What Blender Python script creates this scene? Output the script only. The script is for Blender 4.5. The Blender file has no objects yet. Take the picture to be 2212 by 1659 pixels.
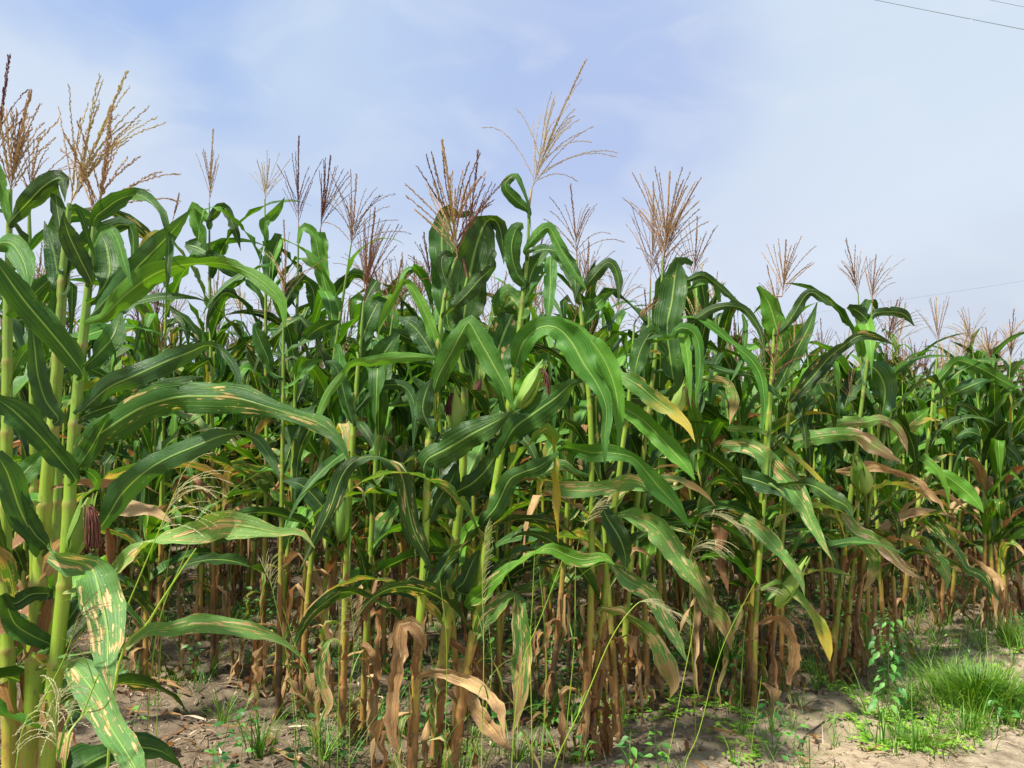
import bpy, math, random
import numpy as np
from mathutils import Vector, noise

# ------------------------------------------------------------------ camera, sky, sun, exposure
SC = bpy.context.scene
COL = SC.collection
R = math.radians
F = 1662.0            # focal length in picture units (picture 2212 x 1659)
PITCH = 5.86
CAMH = 1.30
cam = bpy.data.cameras.new("camera")
cam.sensor_width = 36
cam.lens = F / 2212 * 36
cam.clip_start = 0.05
cam.clip_end = 3000
camo = bpy.data.objects.new("camera", cam)
COL.objects.link(camo)
camo.location = (0, 0, CAMH)
camo.rotation_euler = (R(90 + PITCH), 0, 0)
SC.camera = camo
SC.view_settings.view_transform = 'Standard'
SC.view_settings.look = 'None'
SC.view_settings.exposure = 1.02
SC.view_settings.gamma = 1.0

SUN_EL, SUN_AZ = 58, 235          # azimuth measured clockwise from +Y: behind left
sun = bpy.data.lights.new("sun", 'SUN')
sun.energy = 4.8
sun.angle = R(4)
sun.color = (1.0, 0.95, 0.86)
suno = bpy.data.objects.new("sun", sun)
COL.objects.link(suno)
suno.rotation_euler = (R(90 - SUN_EL), 0, R(180 - SUN_AZ))

W = bpy.data.worlds.new("World")
SC.world = W
W.use_nodes = True
nt = W.node_tree
nt.nodes.clear()
def wn(t, **k):
    n = nt.nodes.new(t)
    for a, b in k.items(): setattr(n, a, b)
    return n
out = wn('ShaderNodeOutputWorld'); bg = wn('ShaderNodeBackground')
sky = wn('ShaderNodeTexSky', sky_type='NISHITA', sun_disc=False)
sky.sun_elevation = R(SUN_EL); sky.sun_rotation = R(SUN_AZ)
sky.air_density = 1.0; sky.dust_density = 1.5
tc = wn('ShaderNodeTexCoord')
def blob(direction, lo, hi):
    d = wn('ShaderNodeVectorMath', operation='DOT_PRODUCT')
    v = Vector(direction).normalized(); d.inputs[1].default_value = v
    nt.links.new(tc.outputs['Generated'], d.inputs[0])
    # warp with noise
    a = wn('ShaderNodeMath', operation='ADD')
    nt.links.new(d.outputs['Value'], a.inputs[0])
    nt.links.new(warp.outputs[0], a.inputs[1])
    m = wn('ShaderNodeMapRange', interpolation_type='SMOOTHSTEP')
    m.inputs['From Min'].default_value = lo; m.inputs['From Max'].default_value = hi + .004
    nt.links.new(a.outputs[0], m.inputs['Value'])
    return m.outputs[0]
mapn = wn('ShaderNodeMapping'); mapn.inputs['Scale'].default_value = (1.0, 1.0, 2.2)
mapn.inputs['Rotation'].default_value = (0, R(12), 0)
nt.links.new(tc.outputs['Generated'], mapn.inputs['Vector'])
nz = wn('ShaderNodeTexNoise'); nz.inputs['Scale'].default_value = 2.2; nz.inputs['Detail'].default_value = 4
nz.inputs['Roughness'].default_value = 0.42; nz.inputs['Distortion'].default_value = 0.5
nt.links.new(mapn.outputs[0], nz.inputs['Vector'])
warp = wn('ShaderNodeMath', operation='MULTIPLY_ADD')
nt.links.new(nz.outputs['Fac'], warp.inputs[0]); warp.inputs[1].default_value = 0.05; warp.inputs[2].default_value = -0.025
def sdir(px, py):
    x, y = (px - 1106) / F, -(py - 829.5) / F
    c, s = math.cos(R(PITCH)), math.sin(R(PITCH))
    return (x, c - s * y, s + c * y)
def madd(a, b):
    n = wn('ShaderNodeMath', operation='ADD', use_clamp=True); nt.links.new(a, n.inputs[0]); nt.links.new(b, n.inputs[1]); return n.outputs[0]
b1 = madd(madd(blob(sdir(190, -60), 0.991, 1.003), blob(sdir(345, -20), 0.991, 1.003)), blob(sdir(500, 30), 0.992, 1.004))
b2 = blob(sdir(1200, 110), 0.955, 1.0)
b3 = blob(sdir(40, 40), 0.985, 1.0)
b4 = blob(sdir(760, 190), 0.965, 1.01)
def mx(fac, A, B, scale=1.0):
    n = wn('ShaderNodeMix', data_type='RGBA')
    if isinstance(fac, float): n.inputs[0].default_value = fac
    else:
        if scale != 1.0:
            k = wn('ShaderNodeMath', operation='MULTIPLY'); nt.links.new(fac, k.inputs[0]); k.inputs[1].default_value = scale; fac = k.outputs[0]
        nt.links.new(fac, n.inputs[0])
    for i, c in ((6, A), (7, B)):
        if isinstance(c, tuple): n.inputs[i].default_value = (*c, 1)
        else: nt.links.new(c, n.inputs[i])
    return n.outputs[2]
sep = wn('ShaderNodeSeparateXYZ'); nt.links.new(tc.outputs['Generated'], sep.inputs[0])
hz = wn('ShaderNodeMapRange'); nt.links.new(sep.outputs['Z'], hz.inputs['Value'])
hz.inputs['From Min'].default_value = 0.05; hz.inputs['From Max'].default_value = 0.50
SKYS = 6.4
def sc_(c): return tuple(v * SKYS for v in c)
cloud_low, cloud_hi = sc_((0.79, 0.81, 0.89)), sc_((0.67, 0.79, 0.94))
cl = mx(hz.outputs[0], cloud_low, cloud_hi)
mott = wn('ShaderNodeMapRange'); nt.links.new(nz.outputs['Fac'], mott.inputs['Value'])
mott.inputs['From Min'].default_value = 0.40; mott.inputs['From Max'].default_value = 0.64
cl = mx(mott.outputs[0], cl, sc_((0.56, 0.65, 0.87)), 0.45)
cl = mx(b1, cl, sc_((0.27, 0.44, 0.87)), 0.66)
cl = mx(b2, cl, sc_((0.41, 0.52, 0.87)), 0.68)
cl = mx(b4, cl, sc_((0.36, 0.54, 0.88)), 0.4)
cl = mx(b3, cl, sc_((0.72, 0.85, 0.97)), 0.0)
b5 = blob(sdir(2350, 150), 0.93, 1.0)
cl = mx(b5, cl, sc_((0.76, 0.87, 0.95)), 0.5)
b6 = blob(sdir(2150, 720), 0.975, 1.0)
cl = mx(b6, cl, sc_((0.58, 0.62, 0.72)), 0.65)
nz2 = wn('ShaderNodeTexNoise'); nz2.inputs['Scale'].default_value = 5.5; nz2.inputs['Detail'].default_value = 7; nz2.inputs['Roughness'].default_value = 0.5; nz2.inputs['Distortion'].default_value = 0.8
nt.links.new(mapn.outputs[0], nz2.inputs['Vector'])
wisp = wn('ShaderNodeMapRange', interpolation_type='SMOOTHSTEP'); nt.links.new(nz2.outputs['Fac'], wisp.inputs['Value'])
wisp.inputs['From Min'].default_value = 0.46; wisp.inputs['From Max'].default_value = 0.68
cl = mx(wisp.outputs[0], cl, sc_((0.80, 0.86, 0.95)), 0.28)
# thin cloud sheet over the physical sky
fin = mx(0.86, sky.outputs[0], cl)
nt.links.new(fin, bg.inputs['Color'])
bg.inputs['Strength'].default_value = 0.080
nt.links.new(bg.outputs[0], out.inputs['Surface'])

# ------------------------------------------------------------------ coordinates
CP, SP = math.cos(R(PITCH)), math.sin(R(PITCH))
def at(px, py, d):
    """point seen at (px,py) in the picture at horizontal distance d along +Y"""
    x, y = (px - 1106) / F, -(py - 829.5) / F
    v = Vector((x, CP - SP * y, SP + CP * y))
    v *= d / v.y
    return Vector((v.x, v.y, v.z + CAMH))
FR = [(-3.4, 0.2), (-1.26, 2.0), (-.29, 3.05), (.36, 3.6), (1.36, 4.3), (2.03, 4.75), (3.9, 6.5), (12, 13.6)]   # front line of the field
def infield(x, y):
    """rough distance behind the front line"""
    for (x0, y0), (x1, y1) in zip(FR, FR[1:]):
        if x <= x1 or x1 == FR[-1][0]:
            yl = y0 + (y1 - y0) * (x - x0) / (x1 - x0)
            return (y - yl) * 0.74
    return 0
def pathmask(x, y):
    # the sandy path: right/below a line
    t = (x - 1.62) * 0.56 - (y - 3.3) * 0.83 + 0.10 * noise.noise(Vector((x * 2, y * 2, 3)))
    return min(1, max(0, t / 0.25 + 0.2))
def gz(x, y, fine=False):
    f = infield(x, y)
    z = 0.03 * max(0, min(f, 25))
    pm = pathmask(x, y)
    if fine:
        p = Vector((x, y, 0))
        rough = 1 - 0.75 * pm
        z += rough * (0.045 * noise.noise(p * 1.7) + 0.028 * noise.noise(p * 5.1) + 0.020 * noise.noise(p * 13) + 0.018 * abs(noise.noise(p * 27 + Vector((9, 2, 0)))))
        z -= 0.02 * pm
    else:
        z += (1 - 0.75 * pm) * 0.045 * noise.noise(Vector((x, y, 0)) * 1.7)
    return z

# ------------------------------------------------------------------ materials
def newmat(name):
    m = bpy.data.materials.new(name); m.use_nodes = True
    t = m.node_tree; t.nodes.clear()
    return m, t
class T:
    def __init__(s, t): s.t = t
    def n(s, typ, ins=None, **k):
        n = s.t.nodes.new(typ)
        for a, b in k.items(): setattr(n, a, b)
        for a, b in (ins or {}).items(): s.set(n.inputs[a], b)
        return n
    def set(s, inp, b):
        if isinstance(b, bpy.types.NodeSocket): s.t.links.new(b, inp)
        elif isinstance(b, tuple) and len(b) == 3 and inp.type == 'RGBA': inp.default_value = (*b, 1)
        else: inp.default_value = b
    def math(s, op, a, b=0.0, c=0.0, clamp=False):
        n = s.t.nodes.new('ShaderNodeMath'); n.operation = op; n.use_clamp = clamp
        s.set(n.inputs[0], a); s.set(n.inputs[1], b); s.set(n.inputs[2], c)
        return n.outputs[0]
    def mix(s, f, a, b, mode='MIX'):
        n = s.t.nodes.new('ShaderNodeMix'); n.data_type = 'RGBA'; n.blend_type = mode
        s.set(n.inputs[0], f); s.set(n.inputs[6], a); s.set(n.inputs[7], b)
        return n.outputs[2]
    def rng(s, v, a, b, c=0.0, d=1.0, smooth=True):
        n = s.t.nodes.new('ShaderNodeMapRange')
        if smooth: n.interpolation_type = 'SMOOTHSTEP'
        s.set(n.inputs[0], v)
        for i, x in enumerate((a, b, c, d)): s.set(n.inputs[i + 1], x)
        return n.outputs[0]
    def noise(s, vec, scale, detail=2.0, w=None, rough=0.5):
        n = s.t.nodes.new('ShaderNodeTexNoise')
        if w is not None:
            n.noise_dimensions = '4D'; s.set(n.inputs['W'], w)
        s.set(n.inputs['Vector'], vec); n.inputs['Scale'].default_value = scale
        n.inputs['Detail'].default_value = detail; n.inputs['Roughness'].default_value = rough
        return n.outputs['Fac']

def leaf_mat(name, g0, g1, g2, lesion=0.68, specks=0.7, tip=1.4, edge=1.2, tipcol=(0.32, 0.18, 0.07), brown=(0.36, 0.20, 0.08),
             pale=(0.52, 0.42, 0.20), rough=0.45, transl=0.26, mid=(0.30, 0.46, 0.10), yellow=None, dry=0.0, spec=0.24):
    m, t = newmat(name); t = T(t)
    tcn = t.n('ShaderNodeTexCoord'); uv = tcn.outputs['UV']
    sepn = t.n('ShaderNodeSeparateXYZ', {0: uv}); u, v = sepn.outputs[0], sepn.outputs[1]
    oi = t.n('ShaderNodeObjectInfo')
    at_ = t.n('ShaderNodeAttribute', attribute_name='rnd')
    rnd = t.math('FRACT', t.math('ADD', oi.outputs['Random'], at_.outputs['Fac']))
    w = t.math('MULTIPLY', rnd, 57.0)
    au = t.math('ABSOLUTE', t.math('SUBTRACT', u, 0.5))      # 0 at the midrib, .5 at the edge
    base = t.mix(t.rng(rnd, 0.15, 0.8), g0, g1)
    base = t.mix(t.rng(rnd, 0.84, 1.0), base, g2)
    mp = t.n('ShaderNodeMapping', {0: uv, 'Scale': (1.0, 5.0, 1.0)})
    big = t.noise(mp.outputs[0], 1.3, 3, w)
    base = t.mix(t.rng(big, 0.45, 0.72, 0, 0.6), base, t.mix(0.5, base, g2))
    # lengthwise veins
    vn = t.n('ShaderNodeMapping', {0: uv, 'Scale': (46.0, 0.7, 1.0)})
    vf = t.noise(vn.outputs[0], 1.0, 2, w)
    base = t.mix(t.rng(vf, 0.35, 0.7, 0, 0.34), base, t.mix(0.5, base, mid))
    base = t.mix(t.rng(vf, 0.5, 0.3, 0, 0.25), base, (0.012, 0.045, 0.012)) if dry == 0 else t.mix(t.rng(vf, 0.52, 0.38, 0, 0.7), base, (0.13, 0.065, 0.035))
    if dry: base = t.mix(t.rng(big, 0.42, 0.62, 0, .6), base, (0.20, 0.10, 0.05))
    if yellow is not None:
        yf = t.rng(t.math('ADD', v, t.math('MULTIPLY', t.math('SUBTRACT', big, 0.5), 0.8)), 0.45, 0.8)
        base = t.mix(t.math('MULTIPLY', yf, 0.9), base, yellow)
    # midrib
    mr = t.rng(au, 0.014, 0.045, 1.0, 0.0)
    mr = t.math('MULTIPLY', mr, t.rng(v, 0.75, 1.0, 0.7, 0.0))
    col = t.mix(mr, base, mid)
    # lesions: long tan streaks with darker rim
    lm = t.n('ShaderNodeMapping', {0: uv, 'Scale': (2.4, 4.4, 1.0)})
    lf = t.noise(lm.outputs[0], 2.0, 3.0, t.math('ADD', w, 11.0), 0.6)
    streak = t.noise(t.n('ShaderNodeMapping', {0: uv, 'Scale': (12.0, 1.4, 1.0)}).outputs[0], 1.6, 2, w)
    lf2 = t.math('ADD', lf, t.math('MULTIPLY', t.math('SUBTRACT', streak, 0.5), 0.28))
    lf2 = t.math('ADD', lf2, t.math('MULTIPLY', t.math('SUBTRACT', big, 0.5), 0.35))
    tipf = t.math('ADD', v, t.math('MULTIPLY', t.math('SUBTRACT', lf2, 0.5), 1.3))
    edgf = t.math('ADD', t.math('MULTIPLY', au, 2.0), t.math('MULTIPLY', t.math('SUBTRACT', lf2, 0.5), 1.6))
    rim = t.rng(lf2, lesion - 0.04, lesion, 0, 1)
    core = t.rng(lf2, lesion, lesion + 0.012, 0, 1)
    col = t.mix(t.math('MULTIPLY', rim, 0.7), col, (0.22, 0.19, 0.03) if dry == 0 else brown)
    col = t.mix(core, col, t.mix(t.rng(streak, 0.4, 0.6), brown, pale))
    tf = t.rng(tipf, tip - 0.1, tip + 0.05)
    col = t.mix(tf, col, t.mix(t.rng(streak, 0.35, 0.65), tipcol, t.mix(0.4, tipcol, pale)))
    ef = t.rng(edgf, edge - 0.08, edge + 0.1)
    col = t.mix(ef, col, t.mix(t.rng(streak, 0.35, 0.65), brown, pale))
    # small pale specks
    sm = t.n('ShaderNodeMapping', {0: uv, 'Scale': (9.0, 60.0, 1.0)})
    vo = t.n('ShaderNodeTexVoronoi', {'Vector': sm.outputs[0], 'Scale': 1.0}, voronoi_dimensions='2D')
    rs = t.n('ShaderNodeSeparateColor', {0: vo.outputs['Color']})
    sp = t.math('MULTIPLY', t.rng(vo.outputs['Distance'], 0.10, 0.2, 1, 0), t.rng(t.math('ADD', rs.outputs[0], t.math('MULTIPLY', t.math('SUBTRACT', big, 0.5), 0.9)), specks + 0.42, specks + 0.46))
    col = t.mix(t.math('MULTIPLY', sp, 0.6), col, pale)
    geo = t.n('ShaderNodeNewGeometry')
    col = t.mix(t.math('MULTIPLY', geo.outputs['Backfacing'], 0.16), col, t.mix(0.5, col, (0.12, 0.26, 0.08) if dry == 0 else (0.4, 0.3, 0.2)))
    crk = t.noise(t.n('ShaderNodeMapping', {0: uv, 'Scale': (3.5, 20.0, 1.0)}).outputs[0], 1.0, 3, w, 0.6)
    bmp = t.n('ShaderNodeBump', {'Strength': 0.6, 'Distance': 0.004, 'Height': t.math('ADD', t.math('MULTIPLY_ADD', crk, 1.3, vf), t.math('MULTIPLY', mr, -1.2))})
    pr = t.n('ShaderNodeBsdfPrincipled', {'Base Color': col, 'Roughness': rough, 'Normal': bmp.outputs[0], 'Specular IOR Level': spec})
    drym = t.math('MAXIMUM', t.math('MAXIMUM', core, tf), ef)
    t.set(pr.inputs['Roughness'], t.math('ADD', t.math('MULTIPLY_ADD', big, 0.5, rough - 0.25), t.math('MULTIPLY', drym, 0.3), clamp=True))
    tr = t.n('ShaderNodeBsdfTranslucent', {'Color': t.mix(1.0, col, (1.7, 1.6, 0.35) if dry == 0 else (1.5, 1.2, 0.9), 'MULTIPLY')})
    ms = t.n('ShaderNodeMixShader', {0: transl, 1: pr.outputs[0], 2: tr.outputs[0]})
    o = t.n('ShaderNodeOutputMaterial', {0: ms.outputs[0]})
    return m

G0, G1, G2 = (0.002, 0.022, 0.003), (0.008, 0.066, 0.003), (0.07, 0.21, 0.003)
M = {}
M['green'] = leaf_mat('green_leaf', G0, G1, G2, lesion=0.74, specks=0.58, tip=1.38, edge=1.42)
M['blue'] = leaf_mat('blue_green_leaf', (0.004, 0.038, 0.010), (0.008, 0.066, 0.010), (0.03, 0.14, 0.012), lesion=0.82, specks=0.6, tip=1.5, edge=1.5, rough=0.38, spec=0.38)
M['light'] = leaf_mat('light_leaf', (0.028, 0.135, 0.008), (0.07, 0.22, 0.012), (0.12, 0.29, 0.02), lesion=0.80, specks=0.55, tip=1.35, edge=1.4)
M['spot'] = leaf_mat('spotted_leaf', G0, G1, G2, lesion=0.62, specks=0.5, tip=1.25, edge=1.3)
M['pale'] = leaf_mat('pale_spotted_leaf', (0.08, 0.20, 0.05), (0.12, 0.27, 0.06), (0.2, 0.32, 0.08), lesion=0.585, specks=0.42, tip=1.12, edge=1.12, pale=(0.62, 0.50, 0.25))
M['half'] = leaf_mat('half_dry_leaf', (0.05, 0.14, 0.025), (0.09, 0.20, 0.03), (0.16, 0.24, 0.04), lesion=0.54, specks=0.5, tip=0.72, edge=0.95)
M['yellow'] = leaf_mat('yellowing_leaf', (0.07, 0.19, 0.03), (0.11, 0.24, 0.03), (0.2, 0.3, 0.04), lesion=0.62, specks=0.6, tip=1.15, edge=1.15, yellow=(0.45, 0.33, 0.04))
M['purple'] = leaf_mat('purple_tipped_leaf', (0.07, 0.19, 0.03), (0.11, 0.24, 0.04), (0.2, 0.3, 0.05), lesion=0.60, specks=0.6, tip=1.2, edge=1.1, yellow=(0.16, 0.07, 0.05), brown=(0.25, 0.10, 0.08), pale=(0.48, 0.36, 0.28))
M['dry'] = leaf_mat('dry_leaf', (0.22, 0.095, 0.03), (0.42, 0.24, 0.085), (0.58, 0.42, 0.20), lesion=0.62, specks=0.8, tip=1.3, edge=1.2, mid=(0.42, 0.25, 0.10), brown=(0.12, 0.05, 0.025), tipcol=(0.16, 0.08, 0.04), rough=0.7, transl=0.22, dry=1.0, spec=0.2)
M['tan'] = leaf_mat('bleached_dry_leaf', (0.42, 0.27, 0.12), (0.52, 0.36, 0.17), (0.60, 0.45, 0.24), lesion=0.62, specks=0.8, tip=1.2, edge=1.3, mid=(0.55, 0.36, 0.08), brown=(0.22, 0.10, 0.05), tipcol=(0.25, 0.13, 0.07), rough=0.7, transl=0.2, dry=1.0, spec=0.2)

def stalk_mat(name='stalk', sh=0.0, dk=0.22):
    m, t = newmat(name); t = T(t)
    uv = t.n('ShaderNodeTexCoord').outputs['UV']
    s = t.n('ShaderNodeSeparateXYZ', {0: uv}); v = s.outputs[1]      # v = height fraction 0..1, plus node rings via attribute
    oi = t.n('ShaderNodeObjectInfo'); w = t.math('MULTIPLY', oi.outputs['Random'], 31.0)
    nzv = t.noise(t.n('ShaderNodeMapping', {0: uv, 'Scale': (3, 14, 1)}).outputs[0], 1.6, 3, w)
    st = t.noise(t.n('ShaderNodeMapping', {0: uv, 'Scale': (22, 2, 1)}).outputs[0], 1.0, 2, w)
    h = t.math('ADD', v, t.math('MULTIPLY', t.math('SUBTRACT', nzv, 0.5), 0.35))
    h = t.math('ADD', h, t.math('MULTIPLY', t.math('SUBTRACT', oi.outputs['Random'], 0.6), 0.38 if not sh else 0.12))
    h = t.math('ADD', h, sh)
    c = t.mix(t.rng(h, 0.10, 0.26), (0.33, 0.145, 0.045), (0.36, 0.28, 0.035))
    c = t.mix(t.rng(h, 0.20, 0.36), c, (0.20, 0.33, 0.018))
    c = t.mix(t.rng(h, 0.6, 0.9), c, (0.13, 0.26, 0.02))
    c = t.mix(t.rng(h, 0.02, 0.09, 1, 0), c, (0.09, 0.045, 0.03))
    c = t.mix(t.rng(st, 0.45, 0.75, 0, 0.5), c, t.mix(0.6, c, (0.42, 0.42, 0.07)))
    c = t.mix(t.rng(nzv, 0.60, 0.74, 0, 0.7), c, (0.30, 0.13, 0.07))
    drt = t.noise(t.n('ShaderNodeMapping', {0: uv, 'Scale': (5, 40, 1)}).outputs[0], 1.3, 4, w, 0.65)
    c = t.mix(t.rng(drt, 0.5, 0.72, 0, 0.55), c, (0.10, 0.055, 0.03))
    c = t.mix(dk, c, (0.03, 0.035, 0.01))
    ring = t.n('ShaderNodeAttribute', attribute_name='ring')
    c = t.mix(t.math('MULTIPLY', ring.outputs['Fac'], 0.5), c, (0.34, 0.19, 0.07))
    bmp = t.n('ShaderNodeBump', {'Strength': 0.3, 'Distance': 0.003, 'Height': st})
    pr = t.n('ShaderNodeBsdfPrincipled', {'Base Color': c, 'Roughness': 0.5, 'Normal': bmp.outputs[0]})
    t.n('ShaderNodeOutputMaterial', {0: pr.outputs[0]})
    return m
M['stalk'] = stalk_mat()
M['fresh'] = stalk_mat('fresh_stalk', 0.03, 0.02)

def simple(name, cols, scale=8.0, rough=0.7, transl=0.0, coord='Object', bump=0.0, stretch=(1, 1, 1)):
    m, t = newmat(name); t = T(t)
    c = t.n('ShaderNodeTexCoord').outputs[coord]
    oi = t.n('ShaderNodeObjectInfo'); a = t.n('ShaderNodeAttribute', attribute_name='rnd')
    r = t.math('FRACT', t.math('ADD', oi.outputs['Random'], a.outputs['Fac']))
    nf = t.noise(t.n('ShaderNodeMapping', {0: c, 'Scale': stretch}).outputs[0], scale, 3, t.math('MULTIPLY', r, 20.0))
    f = t.math('ADD', t.math('MULTIPLY', r, 0.65), t.math('MULTIPLY', nf, 0.5))
    rp = t.n('ShaderNodeValToRGB', {0: f})
    el = rp.color_ramp.elements
    n = len(cols)
    el[0].position = 0.15; el[0].color = (*cols[0], 1); el[1].position = 0.95; el[1].color = (*cols[-1], 1)
    for i in range(1, n - 1):
        e = el.new(0.15 + 0.8 * i / (n - 1)); e.color = (*cols[i], 1)
    pr = t.n('ShaderNodeBsdfPrincipled', {'Base Color': rp.outputs[0], 'Roughness': rough})
    if bump: t.set(pr.inputs['Normal'], t.n('ShaderNodeBump', {'Strength': bump, 'Distance': 0.004, 'Height': nf}).outputs[0])
    sh = pr.outputs[0]
    if transl:
        tr = t.n('ShaderNodeBsdfTranslucent', {'Color': t.mix(1.0, rp.outputs[0], (1.6, 1.7, 0.9), 'MULTIPLY')})
        sh = t.n('ShaderNodeMixShader', {0: transl, 1: sh, 2: tr.outputs[0]}).outputs[0]
    t.n('ShaderNodeOutputMaterial', {0: sh})
    return m
M['tas_brown'] = simple('brown_tassel', [(0.14, 0.06, 0.04), (0.29, 0.16, 0.08), (0.46, 0.32, 0.15)], 30, transl=0.15)
M['tas_purple'] = simple('purple_tassel', [(0.09, 0.02, 0.025), (0.18, 0.06, 0.045), (0.34, 0.19, 0.09)], 30, transl=0.15)
M['tas_tan'] = simple('tan_tassel', [(0.42, 0.32, 0.15), (0.46, 0.38, 0.17), (0.34, 0.22, 0.12)], 30, transl=0.15)
M['husk'] = simple('husk', [(0.13, 0.25, 0.035), (0.21, 0.36, 0.05), (0.34, 0.45, 0.09)], 14, 0.5, 0.15, 'UV', 0.4, (14, 1, 1))
M['silk'] = simple('silk', [(0.045, 0.008, 0.012), (0.10, 0.025, 0.02), (0.20, 0.08, 0.04)], 40, 0.8)
M['grass'] = simple('grass', [(0.02, 0.085, 0.006), (0.07, 0.20, 0.010), (0.24, 0.34, 0.035)], 3, 0.5, 0.25)
M['weed'] = simple('weed_leaf', [(0.025, 0.11, 0.018), (0.06, 0.21, 0.03), (0.13, 0.32, 0.045)], 5, 0.5, 0.3)
M['creeper'] = simple('creeper_leaf', [(0.10, 0.27, 0.02), (0.20, 0.42, 0.03), (0.32, 0.50, 0.06)], 5, 0.5, 0.3)
M['straw'] = simple('straw', [(0.10, 0.065, 0.04), (0.26, 0.18, 0.11), (0.50, 0.40, 0.27)], 6, 0.8)
M['seed'] = simple('seed_head', [(0.40, 0.38, 0.20), (0.52, 0.50, 0.30), (0.62, 0.58, 0.40)], 20, 0.7, 0.2)
M['culm'] = simple('grass_culm', [(0.16, 0.30, 0.02), (0.26, 0.40, 0.03), (0.36, 0.42, 0.06)], 6, 0.5, 0.1)
M['stem'] = simple('weed_stem', [(0.05, 0.04, 0.03), (0.10, 0.07, 0.05)], 10, 0.7)
M['cable'] = simple('cable', [(0.10, 0.12, 0.14), (0.14, 0.16, 0.19)], 3, 0.6)
M['petal'] = simple('petal', [(0.15, 0.30, 0.80), (0.25, 0.42, 0.9)], 3, 0.6)

def soil_mat(name, path=False):
    m, t = newmat(name); t = T(t)
    c = t.n('ShaderNodeTexCoord').outputs['Object']
    n1 = t.noise(c, 1.1, 5); n2 = t.noise(c, 9, 6, rough=0.65); n3 = t.noise(c, 70, 4, rough=0.7)
    col = t.mix(t.rng(n2, 0.3, 0.7), (0.165, 0.128, 0.084), (0.36, 0.295, 0.205))
    if path: col = t.mix(t.rng(n2, 0.3, 0.7), (0.43, 0.35, 0.235), (0.51, 0.42, 0.29))
    else:
        col = t.mix(t.rng(n1, 0.42, 0.62), col, t.mix(0.5, col, (0.42, 0.325, 0.21)))
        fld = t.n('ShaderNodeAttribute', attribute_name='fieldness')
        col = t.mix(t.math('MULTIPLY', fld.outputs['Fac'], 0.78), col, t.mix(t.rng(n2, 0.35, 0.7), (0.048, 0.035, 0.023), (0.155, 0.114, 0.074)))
    col = t.mix(t.rng(n3, 0.52, 0.72, 0, 0.55), col, (0.12, 0.08, 0.055))
    col = t.mix(t.rng(n3, 0.42, 0.28, 0, 0.4), col, (0.56, 0.44, 0.32))
    bmp = t.n('ShaderNodeBump', {'Strength': 1.0, 'Distance': 0.02, 'Height': t.math('ADD', t.math('MULTIPLY', n3, 0.5), n2)})
    pr = t.n('ShaderNodeBsdfPrincipled', {'Base Color': col, 'Roughness': 0.95, 'Normal': bmp.outputs[0], 'Specular IOR Level': 0.15})
    t.n('ShaderNodeOutputMaterial', {0: pr.outputs[0]})
    return m
M['soil'] = soil_mat('soil'); M['path'] = soil_mat('path_sand', True)

# ------------------------------------------------------------------ mesh helper
class MB:
    def __init__(s): s.v = []; s.f = []; s.uv = []; s.r = []; s.ring = []
    def grid(s, P, UV, rnd=0.0, close=False, ring=None):
        """P: rows of points"""
        n, k = len(P), len(P[0]); b = len(s.v)
        for i, row in enumerate(P):
            for j, p in enumerate(row):
                s.v.append(tuple(p)); s.uv.append(UV[i][j]); s.r.append(rnd); s.ring.append(ring[i] if ring else 0.0)
        for i in range(n - 1):
            for j in range(k - 1 if not close else k):
                j2 = (j + 1) % k
                s.f.append((b + i * k + j, b + i * k + j2, b + (i + 1) * k + j2, b + (i + 1) * k + j))
    def poly(s, pts, rnd=0.0, uv=None):
        b = len(s.v)
        for i, p in enumerate(pts):
            s.v.append(tuple(p)); s.uv.append(uv[i] if uv else (0.5, 0.5)); s.r.append(rnd); s.ring.append(0.0)
        s.f.append(tuple(range(b, b + len(pts))))
    def tube(s, pts, rad, k=5, rnd=0.0, rings=None, v0=0.0, v1=1.0):
        n = len(pts); P = []; UV = []
        up = Vector((0, 0, 1)); side = None
        for i in range(n):
            a = pts[max(0, i - 1)]; b = pts[min(n - 1, i + 1)]
            tt = (b - a).normalized() if (b - a).length > 1e-9 else Vector((0, 0, 1))
            if side is None:
                ref = Vector((1, 0, 0)) if abs(tt.x) < 0.9 else Vector((0, 1, 0))
                side = (ref - tt * ref.dot(tt)).normalized()
            else:
                side = (side - tt * side.dot(tt))
                side = side.normalized() if side.length > 1e-6 else Vector((1, 0, 0))
            o = tt.cross(side)
            r = rad[i] if isinstance(rad, (list, tuple)) else rad
            P.append([pts[i] + (side * math.cos(2 * math.pi * j / k) + o * math.sin(2 * math.pi * j / k)) * r for j in range(k)])
            UV.append([(j / k, v0 + (v1 - v0) * i / (n - 1)) for j in range(k)])
        s.grid(P, UV, rnd, True, rings)
    def build(s, name, mat, parent=None, off=None, share=None):
        me = bpy.data.meshes.new(name)
        nv = len(s.v)
        V = np.array(s.v, dtype=np.float64)
        if off is not None: V = V - np.array(off)
        me.from_pydata(V.tolist(), [], s.f)
        uvl = me.uv_layers.new(name='UVMap')
        li = np.empty(len(me.loops), dtype=np.int32); me.loops.foreach_get('vertex_index', li)
        uvl.data.foreach_set('uv', np.array(s.uv, dtype=np.float32)[li].ravel())
        a = me.attributes.new('rnd', 'FLOAT', 'POINT'); a.data.foreach_set('value', np.array(s.r, dtype=np.float32))
        if any(s.ring):
            a = me.attributes.new('ring', 'FLOAT', 'POINT'); a.data.foreach_set('value', np.array(s.ring, dtype=np.float32))
        me.polygons.foreach_set('use_smooth', [True] * len(me.polygons))
        me.materials.append(mat)
        me.update()
        o = bpy.data.objects.new(name, me); COL.objects.link(o)
        if parent: o.parent = parent
        return o
def empty(name, loc):
    o = bpy.data.objects.new(name, None); o.empty_display_size = 0.1
    COL.objects.link(o); o.location = loc
    return o
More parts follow.
